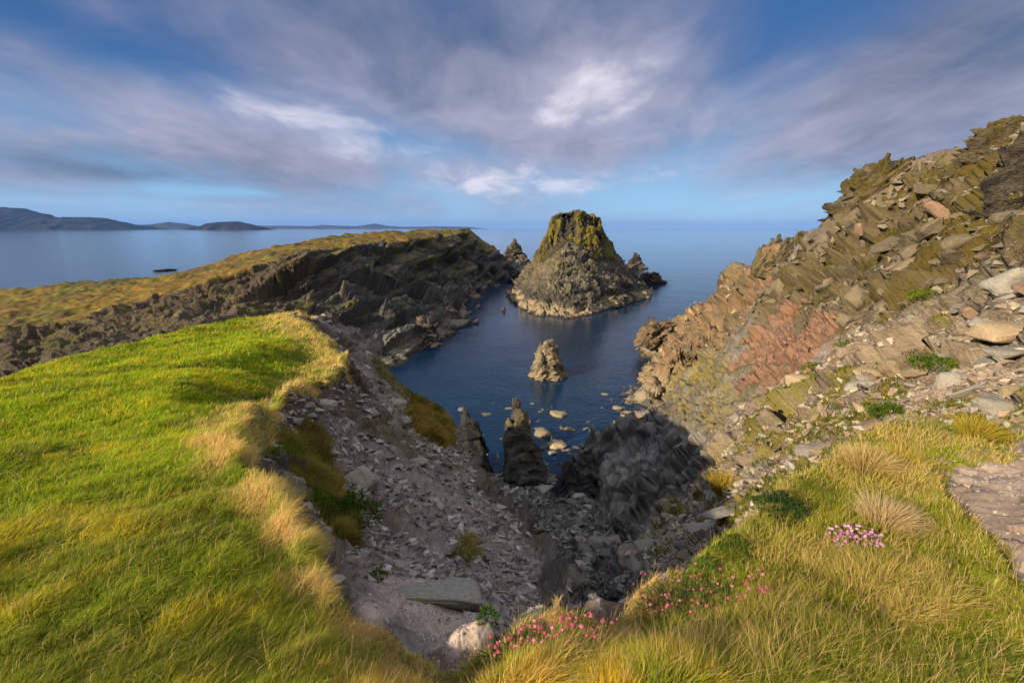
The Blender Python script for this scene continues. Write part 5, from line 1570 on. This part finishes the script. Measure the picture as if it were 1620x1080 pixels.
bush(456, 752, 44, .45, (.075, .055, .06), 'heather', 'purple brown heather clump beside the bright green low plant', 'heather', 1000, .05, (.12, .09, .09), .2)
bush(412, 640, 36, .3, (.04, .08, .012), 'shrub', 'dark green plant hanging below the turf at the head of the scree', 'shrub', 800, .05)
bush(500, 610, 34, .3, (.05, .075, .012), 'shrub', 'olive plant on the scarp above the big pale grey boulder', 'shrub', 700, .05)
bush(532, 930, 32, .5, (.05, .10, .015), 'bush', 'green tuft at the left end of the bare sand ledge', 'plant', 500, .09, narrow=.25)
bush(597, 915, 22, .5, (.07, .12, .02), 'bush', 'small green herb above the left end of the long pale boulder', 'plant', 200, .16)
bush(770, 960, 28, .5, (.05, .10, .02), 'bush', 'green herb at the right end of the long pale boulder', 'plant', 300, .13)
bush(740, 872, 30, .3, (.06, .10, .02), 'bush', 'pale green tuft low on the shaded scree', 'plant', 300, .08, narrow=.2)
ST, GO = (.50, .36, .16), (.46, .32, .05)
tussock(1402, 812, 62, 40, (.36, .25, .08), (.60, .46, .25), 'dome of pale tan dry grass right behind the pink thrift', 1300, (.4, .18), spread=.75)
tussock(1372, 742, 56, 38, (.34, .25, .05), (.62, .47, .20), 'tall straw tussock at the top of the grassy bank', 1500, (.25, .1))
tussock(1424, 728, 50, 32, (.26, .22, .03), (.55, .42, .08), 'golden tussock right of the tall straw one', 1200, (.4, .1))
tussock(1150, 785, 50, 30, (.34, .24, .03), (.50, .36, .06), 'small golden tussock growing alone in the pinkish rubble', 700, (.3, .1))
tussock(1545, 695, 50, 28, (.24, .20, .02), (.50, .38, .05), 'yellow tussock at the upper end of the bank beside the path', 1000, (.4, .0))
tussock(182, 800, 46, 10, (.50, .33, .16), (.66, .45, .26), 'flattened patch of dead straw on the green brow', 500, (.8, .3), 'straw_patch', 'dead grass')
tussock(450, 916, 26, 9, (.50, .34, .18), (.66, .48, .30), 'small patch of dead straw near the straw edge of the brow', 250, (.8, .3), 'straw_patch', 'dead grass')
tussock(26, 936, 16, 16, (.50, .36, .2), (.66, .5, .32), 'little tuft of dead straw at the left border', 120, (.6, .3), 'straw_patch', 'dead grass')

# thrift: cushion of narrow leaves, flower heads on stalks
def head_mesh(seed, colr):
    bm = bmesh.new()
    bmesh.ops.create_icosphere(bm, subdivisions=2, radius=1)
    r = random.Random(seed)
    for v in bm.verts:
        v.co *= r.uniform(.82, 1.18)
        v.co.z = v.co.z * .72 + .1
    bmesh.ops.scale(bm, vec=(1, 1, 1), verts=bm.verts)
    me = bpy.data.meshes.new('flower'); bm.to_mesh(me); bm.free()
    at = me.color_attributes.new('Col', 'FLOAT_COLOR', 'POINT')
    for d in at.data:
        k = r.uniform(.7, 1.35)
        d.color = (min(colr[0] * k, 1), min(colr[1] * k, 1), min(colr[2] * k, 1), 1)
    me.materials.append(M_GRASS)
    return me
def stem_mesh():
    bm = bmesh.new()
    bmesh.ops.create_cone(bm, segments=5, radius1=.06, radius2=.05, depth=1, cap_ends=True)
    for v in bm.verts:
        v.co.z -= .5
        v.co.x += .12 * (v.co.z + .5) ** 2
    me = bpy.data.meshes.new('stem'); bm.to_mesh(me); bm.free()
    at = me.color_attributes.new('Col', 'FLOAT_COLOR', 'POINT')
    for d in at.data: d.color = (.13, .15, .04, 1)
    me.materials.append(M_GRASS)
    return me
STEM = stem_mesh()
def thrift(px, py, w, dpt, nfl, cols, seed, label, hgt=(.07, .13), size=.011):
    p, nr = ground(px, py)
    root = bpy.data.objects.new('thrift_clump', None)
    COL.objects.link(root)
    root.location = p.tolist()
    tag(root, label, 'flower')
    r = random.Random(seed)
    V, Fc, q = dome_leaves(700, w * .9, dpt * .9, .06, .05, seed, .12)
    c = np.repeat(np.array([[.07, .11, .03]], np.float32), len(V), 0) * np.repeat(q.uniform(.6, 1.4, 700), 5)[:, None]
    link('leaves', mesh_np('leaves', V, Fc, 3, True, c), M_GRASS, root)
    ms = [head_mesh(seed + i, cols[i % len(cols)]) for i in range(4)]
    for _ in range(nfl):
        a, k = r.uniform(0, 6.28), math.sqrt(r.random())
        x, y = math.cos(a) * k * w, math.sin(a) * k * dpt
        i = int(np.clip(np.searchsorted(SN.th, math.atan2(p[0] + x, p[1] + y)), 0, NT - 1))
        j = int(np.argmin(((VN[i, :, :2] - np.array([p[0] + x, p[1] + y])) ** 2).sum(-1)))
        zg = min(max(float(VN[i, j, 2]), p[2] - .12), p[2] + .12) - p[2]
        h = r.uniform(*hgt)
        o = bpy.data.objects.new('flower', r.choice(ms))
        COL.objects.link(o); o.parent = root
        s = size * r.uniform(.7, 1.25)
        o.location = (x, y, zg + h)
        o.scale = (s, s, s)
        o.rotation_euler = (r.uniform(-.4, .4), r.uniform(-.4, .4), r.uniform(0, 6))
        t = bpy.data.objects.new('stem', STEM)
        COL.objects.link(t); t.parent = o
        t.scale = (1.6, 1.6, (h + .03) / s)
PK = [(.60, .22, .48), (.68, .34, .58), (.48, .24, .32), (.62, .42, .52)]
RD = [(.55, .10, .18), (.48, .13, .18), (.62, .22, .32), (.38, .10, .11)]
thrift(1350, 842, .18, .12, 88, PK, 5, 'clump of lilac pink thrift in flower on the right bank', (.08, .14), .0092)
thrift(870, 968, .32, .10, 84, RD, 8, 'clump of crimson thrift spilling over the brink in the middle foreground', (.13, .20), .0085)
thrift(1105, 915, .36, .22, 70, RD, 11, 'scattered red thrift buds in long grass right of the brink', (.12, .20), .0075)
# ================================================================ air: thin haze that turns the far hills blue
def build_haze():
    bm = bmesh.new()
    bmesh.ops.create_cube(bm, size=1)
    me = bpy.data.meshes.new('haze')
    for v in bm.verts:
        v.co = (v.co.x * 84000, v.co.y * 84000, -12 if v.co.z < 0 else 470)
    bm.to_mesh(me); bm.free()
    m, nt, nd, lk = mat('haze_air')
    out = N(nd, 'ShaderNodeOutputMaterial')
    v = N(nd, 'ShaderNodeVolumePrincipled', inp={'Density': HAZE, 'Anisotropy': 0.0})
    v.inputs['Color'].default_value = (.16, .37, .98, 1)
    lk.new(v.outputs[0], out.inputs['Volume'])
    me.materials.append(m)
    o = link('haze', me)
    o['kind'] = 'stuff'
HAZE = 2.1e-5
build_haze()
